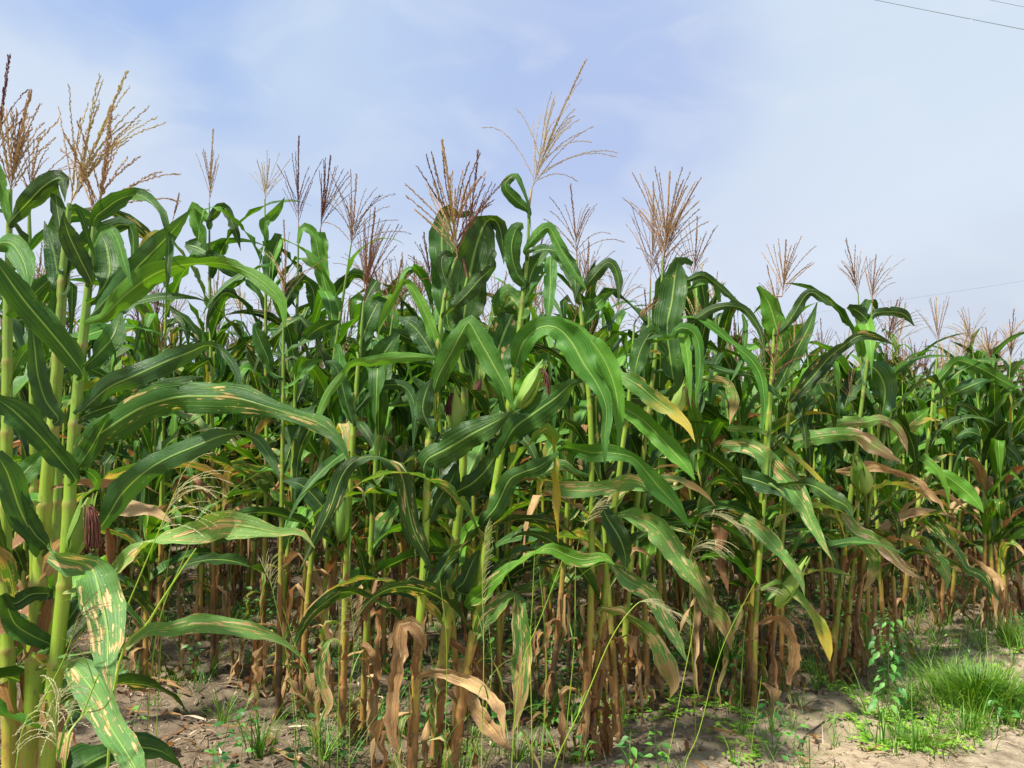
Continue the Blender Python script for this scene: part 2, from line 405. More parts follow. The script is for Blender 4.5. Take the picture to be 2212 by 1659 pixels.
def tag(o, label=None, cat=None, group=None, kind=None):
    if label: o['label'] = label
    if cat: o['category'] = cat
    if group: o['group'] = group
    if kind: o['kind'] = kind
    return o

def catmull(P, n):
    """P: list of tuples -> n+1 samples evenly spaced by chord length"""
    A = [np.array(p, dtype=float) for p in P]
    if len(A) == 2:
        A = [A[0], (A[0] + A[1]) / 2, A[1]]
    A = [2 * A[0] - A[1]] + A + [2 * A[-1] - A[-2]]
    dense = []
    for i in range(1, len(A) - 2):
        p0, p1, p2, p3 = A[i - 1], A[i], A[i + 1], A[i + 2]
        for k in range(12):
            t = k / 12
            dense.append(0.5 * ((2 * p1) + (-p0 + p2) * t + (2 * p0 - 5 * p1 + 4 * p2 - p3) * t * t + (-p0 + 3 * p1 - 3 * p2 + p3) * t ** 3))
    dense.append(A[-2])
    D = np.array(dense)
    L = np.concatenate([[0], np.cumsum(np.linalg.norm(np.diff(D[:, :2], axis=0), axis=1))])
    s = np.linspace(0, L[-1], n + 1)
    return [np.array([np.interp(x, L, D[:, c]) for c in range(D.shape[1])]) for x in s]

NC = 7
def ribbon(mb, C, S, Nn, Wd, rng, ruffle=0.05, fold=0.30, rnd=0.0, curl=0.0, nc=NC, rag=0.035):
    """leaf sheet: centre points C, side vectors S, normals Nn, full widths Wd"""
    n = len(C) - 1
    ph1, ph2 = rng.uniform(0, 6.28), rng.uniform(0, 6.28)
    L = sum((C[i + 1] - C[i]).length for i in range(n))
    f1 = max(2.0, L / 0.13) * rng.uniform(0.8, 1.25)
    P = []; UV = []
    pw, fw = rng.uniform(0, 6.28), L / rng.uniform(.22, .4) * 6.28
    for i in range(n + 1):
        v = i / n; row = []; ur = []
        wob = 0.30 * math.sin(v * fw + pw) * min(1, v * 5)
        Si, Ni = S[i] * math.cos(wob) + Nn[i] * math.sin(wob), Nn[i] * math.cos(wob) - S[i] * math.sin(wob)
        hw = max(0.0006, Wd[i] / 2)
        el_, er_ = 1 + rag * rng.gauss(0, 1), 1 + rag * rng.gauss(0, 1)
        if rng.random() < .035 + rag * .4: el_ *= rng.uniform(.62, .9)
        if rng.random() < .035 + rag * .4: er_ *= rng.uniform(.62, .9)
        fo = fold * (1 - 0.6 * v)
        if v < 0.12: fo += (0.12 - v) * 6
        for j in range(nc):
            u = -1 + 2 * j / (nc - 1)
            if j == 0: u *= el_
            elif j == nc - 1: u *= er_
            au = abs(u)
            z = fo * hw * au ** 1.3 - curl * hw * u * u * 0.6
            ed = au ** 2.2 * ruffle * min(1, hw / 0.02)
            ph = ph1 if u < 0 else ph2
            z += ed * hw * (math.sin(v * f1 * 6.28 + ph) + 0.5 * math.sin(v * f1 * 11.1 + ph * 2.3)) * 4.0 * (1 - 0.3 * v)
            if rag > .08: z += (1 if j % 2 else -1) * hw * .13 * math.sin(v * 9 + ph1 + j)
            uu = u * (1 - 0.13 * max(0, fo))
            row.append(C[i] + Si * (uu * hw) + Ni * z); ur.append((0.5 + 0.5 * max(-1, min(1, u)), v))
        P.append(row); UV.append(ur)
    mb.grid(P, UV, rnd)

# leaf drawn from the picture: pts = [(px, py, w_px)] in picture units, distance d0 (base) -> d1 (tip)
def traced_leaf(pts, d0, d1, rng, rnd=0.0, n=26, ruffle=0.05, bulge=0.0, base=None, dry=False):
    w = [p[2] for p in pts]
    if base is not None:
        b0 = pts[0]
        dist = math.hypot(base[0] - b0[0], base[1] - b0[1])
        if dist > 10: pts = [(base[0], base[1], max(8, 0.35 * w[0]))] + list(pts)
    q = catmull(pts, n)
    C = []; Wa = []
    for i, s in enumerate(q):
        v = i / n; s[2] *= 1.03 * (1 if v < .75 else 1 - .45 * (v - .75) / .25)
        d = d0 + (d1 - d0) * v + bulge * math.sin(math.pi * v)
        C.append(at(s[0], s[1], d) + (Vector((rng.gauss(0, .0016), rng.gauss(0, .004), rng.gauss(0, .001))) if dry else Vector((0, 0, 0))))
        Wa.append(max(0.8, s[2] * (rng.uniform(.88, 1.1) if dry else 1)) / F * d)
    Wm = max(Wa); S = []; N = []; Wd = []
    eye = Vector((0, 0, CAMH)); sg = rng.choice((-1, 1)); prev = None
    for i in range(n + 1):
        v = i / n
        tt = (C[min(n, i + 1)] - C[max(0, i - 1)]).normalized()
        view = (C[i] - eye).normalized()
        s0 = tt.cross(view)
        if s0.length < 1e-4: s0 = prev or Vector((1, 0, 0))
        s0.normalize()
        n0 = s0.cross(tt).normalized()
        shape = min(1, (v / 0.25) ** 0.6 * 0.65 + 0.35) * max(0.0, 1 - max(0, v - 0.45) / 0.55) ** 0.8
        full = max(Wa[i], 0.72 * Wm * shape)
        c = min(1, Wa[i] / full); a = math.acos(c) * sg
        a = max(-1.2, min(1.2, a))
        side = s0 * math.cos(a) + n0 * math.sin(a)
        nrm = side.cross(tt).normalized()
        if nrm.dot(view) > 0 and False: nrm = -nrm
        S.append(side); N.append(nrm); Wd.append(full)
        prev = s0
    mb = MB()
    ribbon(mb, C, S, N, Wd, rng, ruffle=ruffle, fold=-0.42 if N[n // 3].z < 0 else 0.42, rnd=rnd, rag=.12 if dry else .03)
    return mb

# free growing leaf in local coordinates
def grown_leaf(mb, base, az, L, Wd, e0, bend, rng, twist=0.0, sharp=None, n=20, ruffle=0.05, curl=0.0, sway=0.0, rnd=0.0, nc=NC, minw=0.0, crumple=0.0):
    C = [Vector(base)]; ang = e0; a = az; S = []; N = []
    ds = L / n
    for i in range(n + 1):
        v = i / n
        e = e0 - bend * (v ** 1.5)
        if sharp: e -= sharp[1] * max(0, min(1, (v - sharp[0]) / 0.09))
        e = max(e, -1.52)
        a = az + sway * v * v
        tt = Vector((math.cos(e) * math.cos(a), math.cos(e) * math.sin(a), math.sin(e)))
        s = Vector((-math.sin(a), math.cos(a), 0))
        nn = tt.cross(s)
        if nn.z < 0 and False: nn = -nn
        tw = twist * max(0, v - 0.15)
        S.append(s * math.cos(tw) + nn * math.sin(tw)); N.append((nn * math.cos(tw) - s * math.sin(tw)) * -1)
        if i < n: C.append(C[-1] + tt * ds + (Vector((rng.gauss(0, crumple), rng.gauss(0, crumple), rng.gauss(0, crumple * .5))) if crumple else Vector((0, 0, 0))))
    Wl = []
    for i in range(n + 1):
        v = i / n
        sh = min(1, 0.45 + 0.55 * (v / 0.2) ** 0.8) if v < 0.2 else 1 - max(0, (v - 0.3) / 0.7) ** 1.45
        Wl.append(max(minw, Wd * max(0.03, sh)))
    ribbon(mb, C, S, N, Wl, rng, ruffle=ruffle, fold=-0.4, rnd=rnd, curl=curl, nc=nc, rag=.14 if crumple else .03)

def branch_spikelets(mb, pts, rng, r=0.0011, size=0.008, step=0.007, fat=1.0, rnd=0.0, start=0.12):
    mb.tube(pts, [r * (1.0 - 0.6 * i / (len(pts) - 1)) for i in range(len(pts))], 3, rnd)
    # walk along
    acc = 0; side = 1
    L = sum((pts[i + 1] - pts[i]).length for i in range(len(pts) - 1)); tot = 0; nxt = L * start
    for i in range(len(pts) - 1):
        seg = pts[i + 1] - pts[i]; l = seg.length; tt = seg.normalized()
        while nxt < tot + l:
            p = pts[i] + seg * ((nxt - tot) / l)
            rr = Vector((rng.gauss(0, 1), rng.gauss(0, 1), rng.gauss(0, 1)))
            o = (rr - tt * rr.dot(tt)).normalized()
            d = (tt + o * rng.uniform(0.08, 0.30)).normalized()
            wv = d.cross(o).normalized()
            s = size * rng.uniform(0.75, 1.3) * fat
            a = p + o * r
            q = a + d * s * 0.45
            mb.poly([a, q + wv * s * 0.17, a + d * s, q - wv * s * 0.17], rnd)
            mb.poly([a, q + o * s * 0.17, a + d * s, q - o * s * 0.15], rnd)
            nxt += step * rng.uniform(0.7, 1.3)
        tot += l

def tassel(base, tip, nb, spread, rng, droop=0.3, brl=0.75, step=0.006, fat=1.0, wind=None, openlow=1.0):
    """central spike base->tip and nb side branches"""
    mb = MB()
    ax = tip - base; L = ax.length; ax.normalize()
    ref = Vector((1, 0, 0)) if abs(ax.x) < 0.8 else Vector((0, 1, 0))
    e1 = (ref - ax * ref.dot(ax)).normalized(); e2 = ax.cross(e1)
    bendv = (e1 * rng.uniform(-1, 1) + e2 * rng.uniform(-1, 1)) * L * 0.06
    if wind: bendv += wind * L * 0.12
    pts = [base + ax * L * t + bendv * t * t for t in [i / 9 for i in range(10)]]
    branch_spikelets(mb, pts, rng, 0.0022, 0.0095, step * 0.34, fat * 1.2, rng.random() * 0.4, 0.28)
    sweep = wind if wind else Vector((rng.uniform(-.1, .35), 0, 0)); droop = droop + rng.uniform(0, .25)
    for i in range(nb):
        if rng.random() < .08: continue
        t0 = 0.02 + 0.30 * (i / max(1, nb - 1)) * rng.uniform(0.7, 1.1)
        az = i * 2.399 + rng.uniform(-.5, .5)
        sp = spread * (1.0 - 0.35 * i / nb) * rng.uniform(0.35, 1.45) * openlow
        bl = L * brl * rng.uniform(0.62, 1.05) * (1 - 0.25 * i / nb)
        o = e1 * math.cos(az) + e2 * math.sin(az)
        p = base + ax * L * t0; P = [p]
        nn = 8
        for k in range(nn):
            v = (k + 1) / nn
            ang = sp * (0.75 + 0.3 * v)
            d = ax * math.cos(ang) + o * math.sin(ang)
            d = d + Vector((0, 0, -1)) * droop * v * v * abs(math.sin(ang)) * 1.6
            d += sweep * 0.5 * v * v
            d.normalize(); p = p + d * bl / nn; P.append(p)
        branch_spikelets(mb, P, rng, 0.0012, 0.0090, step * 0.72, fat, rng.random() * 0.5, 0.10)
    return mb

def ear(base, dirv, L, r, rng, silkdrop=0.07):
    ax = dirv.normalized()
    ref = Vector((0, 1, 0)) if abs(ax.y) < 0.8 else Vector((1, 0, 0))
    e1 = (ref - ax * ref.dot(ax)).normalized(); e2 = ax.cross(e1)
    mb = MB(); P = []; UV = []
    prof = [(0, .45), (.08, .72), (.2, .95), (.35, 1), (.5, .92), (.65, .74), (.8, .50), (.92, .26), (1.0, .12)]
    for (t, rr) in prof:
        P.append([base + ax * L * t + (e1 * math.cos(a) + e2 * math.sin(a)) * r * rr * (1 + 0.06 * math.sin(3 * a)) for a in [2 * math.pi * j / 12 for j in range(12)]])
        UV.append([(j / 12, t) for j in range(12)])
    mb.grid(P, UV, 0.1, True)
    for k in range(4):          # outer husk leaves, open tips
        a0 = k * 1.7 + rng.random()
        C = []; S = []; N = []; Wl = []
        for i in range(11):
            t = i / 10
            rr = np.interp(t, [p[0] for p in prof], [p[1] for p in prof]) * r * 1.08 + 0.001 + (0.012 * max(0, t - 0.75) / 0.25)
            o = e1 * math.cos(a0) + e2 * math.sin(a0)
            C.append(base + ax * L * t * (1.04 + 0.06 * (k % 2)) + o * rr); S.append((ax.cross(o)).normalized()); N.append(-o)
            Wl.append(r * 1.7 * (0.5 + 0.5 * math.sin(math.pi * min(1, t * 1.1 + 0.1))) * (1 - max(0, t - .6) / .45))
        ribbon(mb, C, S, N, Wl, rng, ruffle=0.01, fold=0.35, rnd=0.25 * k)
    sk = MB(); tip = base + ax * L * 0.97
    side_ = Vector((ax.x, ax.y * .3, 0)) + e1 * 0.05
    side_ = side_.normalized() if side_.length > .02 else e1
    for k in range(60):
        o = e1 * rng.gauss(0, 1) + e2 * rng.gauss(0, 1)
        d = (ax * .6 + o * 0.18 + side_ * .5).normalized(); p = tip + o * r * 0.07 - ax * 0.012; pts = [p]
        for i in range(7):
            d = (d * .55 + Vector((0, 0, -0.62)) + side_ * .04 + Vector((rng.uniform(-.14, .14), rng.uniform(-.14, .14), 0))).normalized()
            p = p + d * (silkdrop / 6.5) * rng.uniform(.75, 1.05); pts.append(p)
        sk.tube(pts, [0.0016] * 7 + [0.0008], 3, rng.random() * 0.4)
    return mb, sk

def stalk_mesh(pts, r0, r1, node=0.17, k=10):
    """pts world polyline base->tassel base; returns mb and function(h)->point"""
    q = [Vector(x[:3]) for x in catmull3(pts)]
    L = [0]
    for a, b in zip(q, q[1:]): L.append(L[-1] + (b - a).length)
    tot = L[-1]
    def f(h):
        h = max(0, min(tot, h))
        for i in range(len(L) - 1):
            if h <= L[i + 1]: return q[i].lerp(q[i + 1], (h - L[i]) / max(1e-9, L[i + 1] - L[i]))
        return q[-1]
    P = []; Rr = []; rings = []
    h = -0.02; nodes = []
    hs = []
    nh = 0.05; gap = node * 0.55
    while nh < tot - 0.1:
        nodes.append(nh); nh += gap; gap = min(node * 1.15, gap * 1.12)
    cur = 0.0
    marks = [(0, 0)]
    for nn in nodes:
        marks += [(nn - 0.03, .1), (nn - 0.006, .5), (nn + 0.0, 1), (nn + 0.007, 0.5), (nn + 0.016, -.35), (nn + 0.05, -.2)]
    marks.append((tot, 0))
    marks.sort()
    for (hh, rg) in marks:
        t = hh / tot
        r = r0 + (r1 - r0) * t ** 1.25
        if t > 0.86: r *= 1 - 0.45 * (t - 0.86) / 0.14
        P.append(f(hh) if hh > 0 else f(0) - Vector((0, 0, 0.02))); Rr.append(r * (1 + 0.13 * rg)); rings.append(max(0, rg))
    mb = MB(); mb.tube(P, Rr, k, 0.0, rings)
    # uv by height fraction
    i = 0
    for (hh, rg) in marks:
        for j in range(k): mb.uv[i] = (j / k, hh / tot); i += 1
    # prop roots
    return mb, f, tot, nodes
def catmull3(P):
    A = [np.array(p, dtype=float) for p in P]
    if len(A) < 3: return A
    A = [2 * A[0] - A[1]] + A + [2 * A[-1] - A[-2]]
    o = []
    for i in range(1, len(A) - 2):
        p0, p1, p2, p3 = A[i - 1:i + 3]
        for k in range(6):
            t = k / 6
            o.append(0.5 * ((2 * p1) + (-p0 + p2) * t + (2 * p0 - 5 * p1 + 4 * p2 - p3) * t * t + (-p0 + 3 * p1 - 3 * p2 + p3) * t ** 3))
    o.append(A[-2]); return o

def roots(mb, c, r, rng):
    for k in range(7):
        a = k * 0.9 + rng.random()
        o = Vector((math.cos(a), math.sin(a), 0))
        mb.tube([c + o * r * 0.6 + Vector((0, 0, 0.035)), c + o * (r + 0.012) + Vector((0, 0, 0.01)), c + o * (r + 0.022) + Vector((0, 0, -0.03))], [0.0028, 0.0025, 0.002], 4)

# leaves that are not traced: filler on a given stalk
def auto_leaves(root, f, tot, nodes, r0, rng, off, hmin, hmax, plane, kinds, wind=(0, 0), scale=1.0, dens=1.0, part='leaf'):
    k = rng.randint(0, 1)
    for nh in nodes:
        t = nh / tot
        k += 1
        if t < hmin or t > hmax or rng.random() > dens: continue
        az = plane + (math.pi if k % 2 else 0) + rng.uniform(-.5, .5)
        b = f(nh + 0.01) - Vector(off) + Vector((math.cos(az), math.sin(az), 0)) * r0 * 0.4
        make_leaf_part(root, b, az, t, rng, kinds, scale, wind)
        if t < .27 and rng.random() < .35: make_leaf_part(root, b, az + rng.uniform(1, 5), t, rng, kinds, scale, wind)

def sheaths(root, f, tot, nodes, r0, rng, off, tmax=.5, most=9):
    for nh in nodes:
        t = nh / tot
        if t > tmax or rng.random() < .3 or most <= 0: continue
        most -= 1; mb = MB()
        L = rng.uniform(.09, .16); a0 = rng.uniform(0, 6.28); C = []; S = []; N = []; Wl = []
        for i in range(8):
            v = i / 7; c = f(nh + L * v) - Vector(off); a = a0 + .5 * v
            o = Vector((math.cos(a), math.sin(a), 0)); rr = r0 * (1.18 - .25 * t) + .012 * max(0, v - .6) * rng.uniform(.4, 2.2)
            C.append(c + o * rr); S.append(Vector((-o.y, o.x, 0))); N.append(-o); Wl.append(r0 * 2.3 * (1 - .55 * v * v))
        ribbon(mb, C, S, N, Wl, rng, ruffle=.05, fold=.75, rnd=rng.random(), rag=.07, nc=5)
        mb.build('dry_sheath', M[rng.choice(['dry', 'dry', 'tan'])], root)
def make_leaf_part(root, b, az, t, rng, kinds, scale=1.0, wind=(0, 0), lod=False, join=None):
    """t = relative height on plant"""
    mb = join if join is not None else MB()
    wx = math.cos(az) * wind[0] + math.sin(az) * wind[1]
    n, nc = (12, 5) if lod else (20, 7)
    if t < 0.26:         # withered lower leaves hanging against the stalk
        kd = rng.choice(kinds[0])
        L = rng.uniform(0.35, 0.70) * scale
        grown_leaf(mb, b, az, L, rng.uniform(0.022, 0.048), R(rng.uniform(-25, 50)), R(rng.uniform(10, 45)), rng, twist=rng.uniform(-3, 3), sharp=(rng.uniform(.02, .15), R(rng.uniform(85, 130))), n=n + 2, nc=nc,
                   ruffle=0.13, curl=rng.uniform(-.4, .9), sway=rng.uniform(-1.3, 1.3), rnd=rng.random(), crumple=.0065)
    elif t < 0.50:
        kd = rng.choice(kinds[1])
        L = rng.uniform(0.55, 0.8) * scale
        grown_leaf(mb, b, az, L, rng.uniform(0.065, 0.10), R(rng.uniform(35, 62)), R(rng.uniform(80, 120)), rng, twist=rng.uniform(-2.4, 2.4), n=n, nc=nc,
                   sharp=(rng.uniform(.3, .7), R(rng.uniform(20, 70))) if rng.random() < .4 else None, ruffle=0.08, sway=rng.uniform(-.6, .6) + wx, rnd=rng.random())
    elif t < 0.86:
        kd = rng.choice(kinds[2])
        L = rng.uniform(0.65, 0.9) * scale
        grown_leaf(mb, b, az, L, rng.uniform(0.07, 0.11), R(rng.uniform(58, 80)), R(rng.uniform(60, 115)), rng, twist=rng.uniform(-2.2, 2.2), n=n, nc=nc,
                   sharp=(rng.uniform(.25, .62), R(rng.uniform(70, 125))) if rng.random() < .62 else None, ruffle=0.09, sway=rng.uniform(-.5, .5) + wx, rnd=rng.random())
    else:
        kd = rng.choice(kinds[3])
        L = rng.uniform(0.35, 0.6) * scale
        grown_leaf(mb, b, az, L, rng.uniform(0.05, 0.085), R(rng.uniform(60, 80)), R(rng.uniform(50, 120)), rng, twist=rng.uniform(-1.2, 1.2), n=n, nc=nc,
                   sharp=(rng.uniform(.3, .6), R(rng.uniform(50, 100))) if rng.random() < .45 else None, ruffle=0.04, sway=rng.uniform(-.4, .4) + wx, rnd=rng.random())
    if join is not None: return kd
    return mb.build('dry_leaf' if kd in ('dry', 'tan') else 'leaf', M[kd], root)
KINDS = (['dry', 'dry', 'tan', 'tan', 'half', 'dry', 'half'], ['half', 'spot', 'spot', 'pale', 'green', 'green', 'light', 'spot', 'dry', 'half', 'tan'], ['green', 'green', 'blue', 'green', 'light', 'spot', 'green', 'green', 'light', 'light', 'green', 'spot', 'yellow'], ['green', 'green', 'light'])

# ------------------------------------------------------------------ front plants, measured from the photograph
ZO = {'A': (0, 108, .3418), 'B': (0, 675, .3418), 'C': (0, 1092, .3418), 'D': (729, 108, .3418), 'E': (729, 675, .3418), 'F': (729, 1092, .3418),
      'G': (1456, 540, .3418), 'H': (1456, 1092, .3418), 'W': (1242, 594, .1953), 'K': (540, 540, .1953), 'O': (0, 0, 1.0)}
def Z(k, pts):
    ox, oy, s = ZO[k]
    return [(ox + p[0] * s, oy + p[1] * s, p[2] * s) for p in pts]
NH = [0]
def hero(label, d, stalk, r0, r1, tas=None, leaves=(), auto=(0.0, 0.4, 0.7), ears=(), plane=0.3, wind=(0, 0), scale=1.0, kinds=KINDS, group=None, dmid=0.0):
    NH[0] += 1
    rng = random.Random(1000 + NH[0])
    g = at(stalk[0][0], stalk[0][1], d)
    base = Vector((g.x, d, gz(g.x, d)))
    pts = [base] + [at(x, y, d + dmid * i / len(stalk)) for i, (x, y) in enumerate(stalk[1:], 1)]
    pts = [p for i, p in enumerate(pts) if i == 0 or p.z > base.z + 0.08]
    root = empty('corn_plant', base)
    tag(root, label, 'corn plant', group or 'corn stalks along the front edge of the field')
    mb, f, tot, nodes = stalk_mesh(pts, r0, r1)
    roots(mb, base, r0, rng)
    mb.build('stalk', M['fresh' if NH[0] <= 12 or NH[0] in (16, 20, 22, 25) else 'stalk'], root, base)
    def near(px, py):          # point on the stalk polyline closest in height in the picture
        sp = stalk
        for (x0, y0), (x1, y1) in zip(sp, sp[1:]):
            if y1 <= py <= y0: return (x0 + (x1 - x0) * (y0 - py) / (y0 - y1), py)
        return sp[0] if py > sp[0][1] else sp[-1]
    for lf in leaves:
        z, kd, p = lf[0], lf[1], lf[2]
        dz = lf[3] if len(lf) > 3 else -0.10
        opt = lf[4] if len(lf) > 4 else 'base'
        pp = Z(z, p)
        bpt = None; d0 = d
        if opt == 'base':
            bpt = near(pp[0][0], pp[0][1] + 14)
            if math.hypot(bpt[0] - pp[0][0], bpt[1] - pp[0][1]) > 260: bpt = None
        d0 = d - 0.012
        m2 = traced_leaf(pp, d0, d0 + dz, rng, rnd=rng.random(), n=20 if kd in ('dry', 'tan') else (30 if d < 3.4 else 24), ruffle=0.07 if kd in ('dry', 'tan') else 0.07, base=bpt, dry=kd in ('dry', 'tan'))
        m2.build('dry_leaf' if kd in ('dry', 'tan') else 'leaf', M[kd], root, base)
    sheaths(root, f, tot, nodes, r0, rng, base, .42)
    if auto: auto_leaves(root, f, tot, nodes, r0, rng, base, auto[0], auto[1], plane, kinds, wind, scale, auto[2])
    if tas:
        (bx, by), (tx, ty), nb, spr, mat, kw = tas
        dd = d + dmid
        top = at(bx, by, dd)
        # peduncle from stalk end
        tb = tassel(top, at(tx, ty, dd + 0.03), nb, spr, rng, **kw)
        tb.tube([f(tot), (f(tot) + top) / 2, top], r1 * 0.5, 6, 0.5)
        tb.build('tassel', M[mat], root, base)
    for (zk, bx, by, tx, ty, rr, drop) in ears:
        a = Z(zk, [(bx, by, 1), (tx, ty, rr)])
        A_, B_ = at(a[0][0], a[0][1], d - 0.03), at(a[1][0], a[1][1], d - 0.07)
        hb, sk = ear(A_, B_ - A_, (B_ - A_).length, a[1][2] / F * d * .43, rng, drop)
        e = hb.build('ear', M['husk'], root, base)
        sk.build('silk', M['silk'], e, base)
    return root

def T_(b, t, nb, spr, mat, **kw): return (b, t, nb, spr, mat, kw)

# left foreground
hero('tall corn stalk at far left whose wind-blown pale tan tassel sweeps up right', 2.0,
     [(45, 2080), (62, 1659), (85, 1250), (105, 1000), (120, 860), (133, 640), (142, 500), (150, 440)], 0.024, 0.011,
     T_((150, 445), (268, 158), 22, 0.55, 'tas_tan', wind=Vector((0.45, 0, 0)), droop=0.25, brl=0.8),
     [('B', 'blue', [(370, 670, 80), (290, 560, 110), (240, 400, 110), (220, 230, 90), (200, 60, 60)], -.05),
      ('A', 'blue', [(350, 1690, 60), (370, 1500, 110), (345, 1300, 110), (300, 1150, 60), (280, 1080, 10)], .05),
      ('A', 'green', [(430, 1500, 30), (400, 1250, 90), (370, 1050, 90), (345, 880, 60), (330, 800, 10)], .08),
      ('A', 'green', [(400, 1380, 40), (260, 1500, 100), (160, 1600, 120), (60, 1690, 100)], .1),
      ('B', 'blue', [(250, 1500, 60), (130, 1250, 160), (40, 1000, 150), (-60, 850, 60)], -.12),
      ('B', 'green', [(310, 1490, 30), (220, 1400, 110), (140, 1260, 130), (100, 1100, 60)], -.06),
      ('B', 'light', [(60, 1150, 60), (150, 1020, 120), (240, 930, 120), (290, 900, 40)], .1),
      ('C', 'green', [(330, 890, 60), (200, 820, 110), (90, 740, 120), (20, 560, 80)], -.1),
      ('C', 'green', [(320, 560, 60), (200, 560, 90), (90, 620, 90), (20, 560, 50)], -.1),
      ('C', 'half', [(340, 1000, 40), (260, 960, 60), (220, 940, 10)], -.1),
      ('B', 'dry', [(470, 1080, 20), (600, 1070, 60), (760, 1080, 40), (900, 1090, 20), (1000, 1150, 5)], .15)],
     scale=.62, auto=(0.0, 0.5, 0.9), plane=0.1)
hero('left foreground corn stalk with brown branched tassel and rust-spotted arching leaf', 1.9,
     [(75, 2130), (100, 1659), (140, 1250), (155, 1000), (172, 800), (185, 680), (203, 490)], 0.021, 0.010,
     T_((205, 485), (252, 232), 15, 0.80, 'tas_brown', droop=0.1, brl=0.75, fat=1.15),
     [('A', 'green', [(600, 1060, 70), (660, 1010, 110), (750, 945, 110), (860, 915, 60), (960, 965, 60), (1030, 1070, 50), (1065, 1200, 45), (1060, 1400, 35), (1042, 1640, 5)], -.15),
      ('A', 'blue', [(590, 1660, 50), (760, 1480, 150), (900, 1340, 150), (1030, 1210, 130), (1130, 1100, 90), (1210, 1000, 5)], -.1),
      ('A', 'green', [(640, 1700, 80), (780, 1560, 150), (950, 1430, 160), (1100, 1370, 110), (1250, 1350, 60), (1400, 1350, 50), (1560, 1400, 75), (1700, 1500, 110), (1780, 1600, 90), (1800, 1750, 30)], -.2),
      ('A', 'green', [(575, 1465, 60), (510, 1330, 120), (440, 1180, 120), (408, 1080, 60), (405, 1015, 5)], -.06),
      ('A', 'green', [(610, 1560, 60), (690, 1420, 190), (680, 1260, 190), (630, 1140, 80)], .1),
      ('A', 'light', [(600, 1230, 20), (640, 1150, 40), (700, 1135, 55), (750, 1220, 65), (790, 1360, 50), (840, 1500, 5)], -.1),
      ('A', 'green', [(600, 1350, 10), (560, 1200, 30), (520, 1060, 40), (480, 1000, 30), (430, 1010, 20)], -.05),
      ('B', 'green', [(530, 400, 40), (440, 270, 150), (300, 100, 170), (150, -80, 170), (20, -260, 150), (-60, -380, 60)], -.15),
      ('B', 'green', [(560, 320, 60), (640, 240, 130), (720, 140, 130), (760, 0, 60)], .12),
      ('B', 'spot', [(480, 940, 90), (560, 820, 170), (700, 720, 200), (900, 600, 210), (1100, 540, 210), (1300, 530, 210), (1500, 545, 190), (1700, 600, 120), (1900, 660, 100), (2050, 720, 150), (2150, 820, 80), (2212, 950, 8)], -.25),
      ('B', 'spot', [(520, 660, 50), (640, 610, 90), (800, 560, 110), (1000, 470, 80), (1180, 420, 50), (1290, 405, 10)], .1),
      ('B', 'blue', [(530, 610, 60), (680, 480, 140), (850, 400, 150), (1050, 310, 150), (1200, 250, 110), (1310, 205, 40), (1400, 240, 50), (1480, 340, 70), (1510, 430, 50), (1525, 490, 10)], -.1),
      ('B', 'blue', [(620, 1370, 60), (760, 1160, 170), (900, 1020, 150), (1060, 920, 140), (1250, 840, 140), (1400, 780, 110), (1510, 765, 30), (1620, 800, 80), (1700, 900, 90), (1740, 980, 60), (1770, 1050, 5)], -.12),
      ('B', 'green', [(480, 1060, 60), (380, 930, 120), (260, 790, 130), (160, 690, 180), (60, 600, 160), (-60, 520, 60)], -.12),
      ('B', 'green', [(470, 1010, 50), (560, 880, 120), (640, 740, 110), (690, 640, 30)], -.05),
      ('B', 'pale', [(600, 1720, 20), (720, 1640, 60), (860, 1520, 110), (960, 1450, 40), (1080, 1430, 60), (1250, 1380, 150), (1400, 1340, 180), (1600, 1360, 130), (1750, 1390, 70), (1900, 1390, 60), (1990, 1490, 8)], -.1),
      ('C', 'pale', [(310, 290, 60), (400, 340, 110), (500, 360, 130), (590, 420, 180), (640, 600, 250), (680, 800, 190), (680, 1000, 150), (700, 1220, 20)], -.3),
      ('C', 'pale', [(440, 1010, 60), (520, 1080, 170), (640, 1250, 180), (700, 1400, 150), (800, 1560, 150), (880, 1700, 110), (950, 1850, 30)], -.3),
      ('C', 'pale', [(770, 910, 10), (860, 850, 30), (950, 790, 60), (1080, 780, 85), (1250, 750, 110), (1450, 765, 100), (1600, 790, 100), (1700, 820, 70), (1820, 880, 40), (1950, 1010, 5)], .1),
      ('C', 'green', [(380, 800, 40), (480, 650, 100), (560, 500, 80), (600, 380, 20)], .1),
      ('B', 'light', [(500, 1000, 10), (560, 1010, 60), (610, 1060, 60), (615, 1120, 40)], .1)],
     scale=.62, auto=(0.0, 0.45, 1.0), plane=0.5, ears=[('B', 455, 1540, 560, 1170, 135, 0.11)])
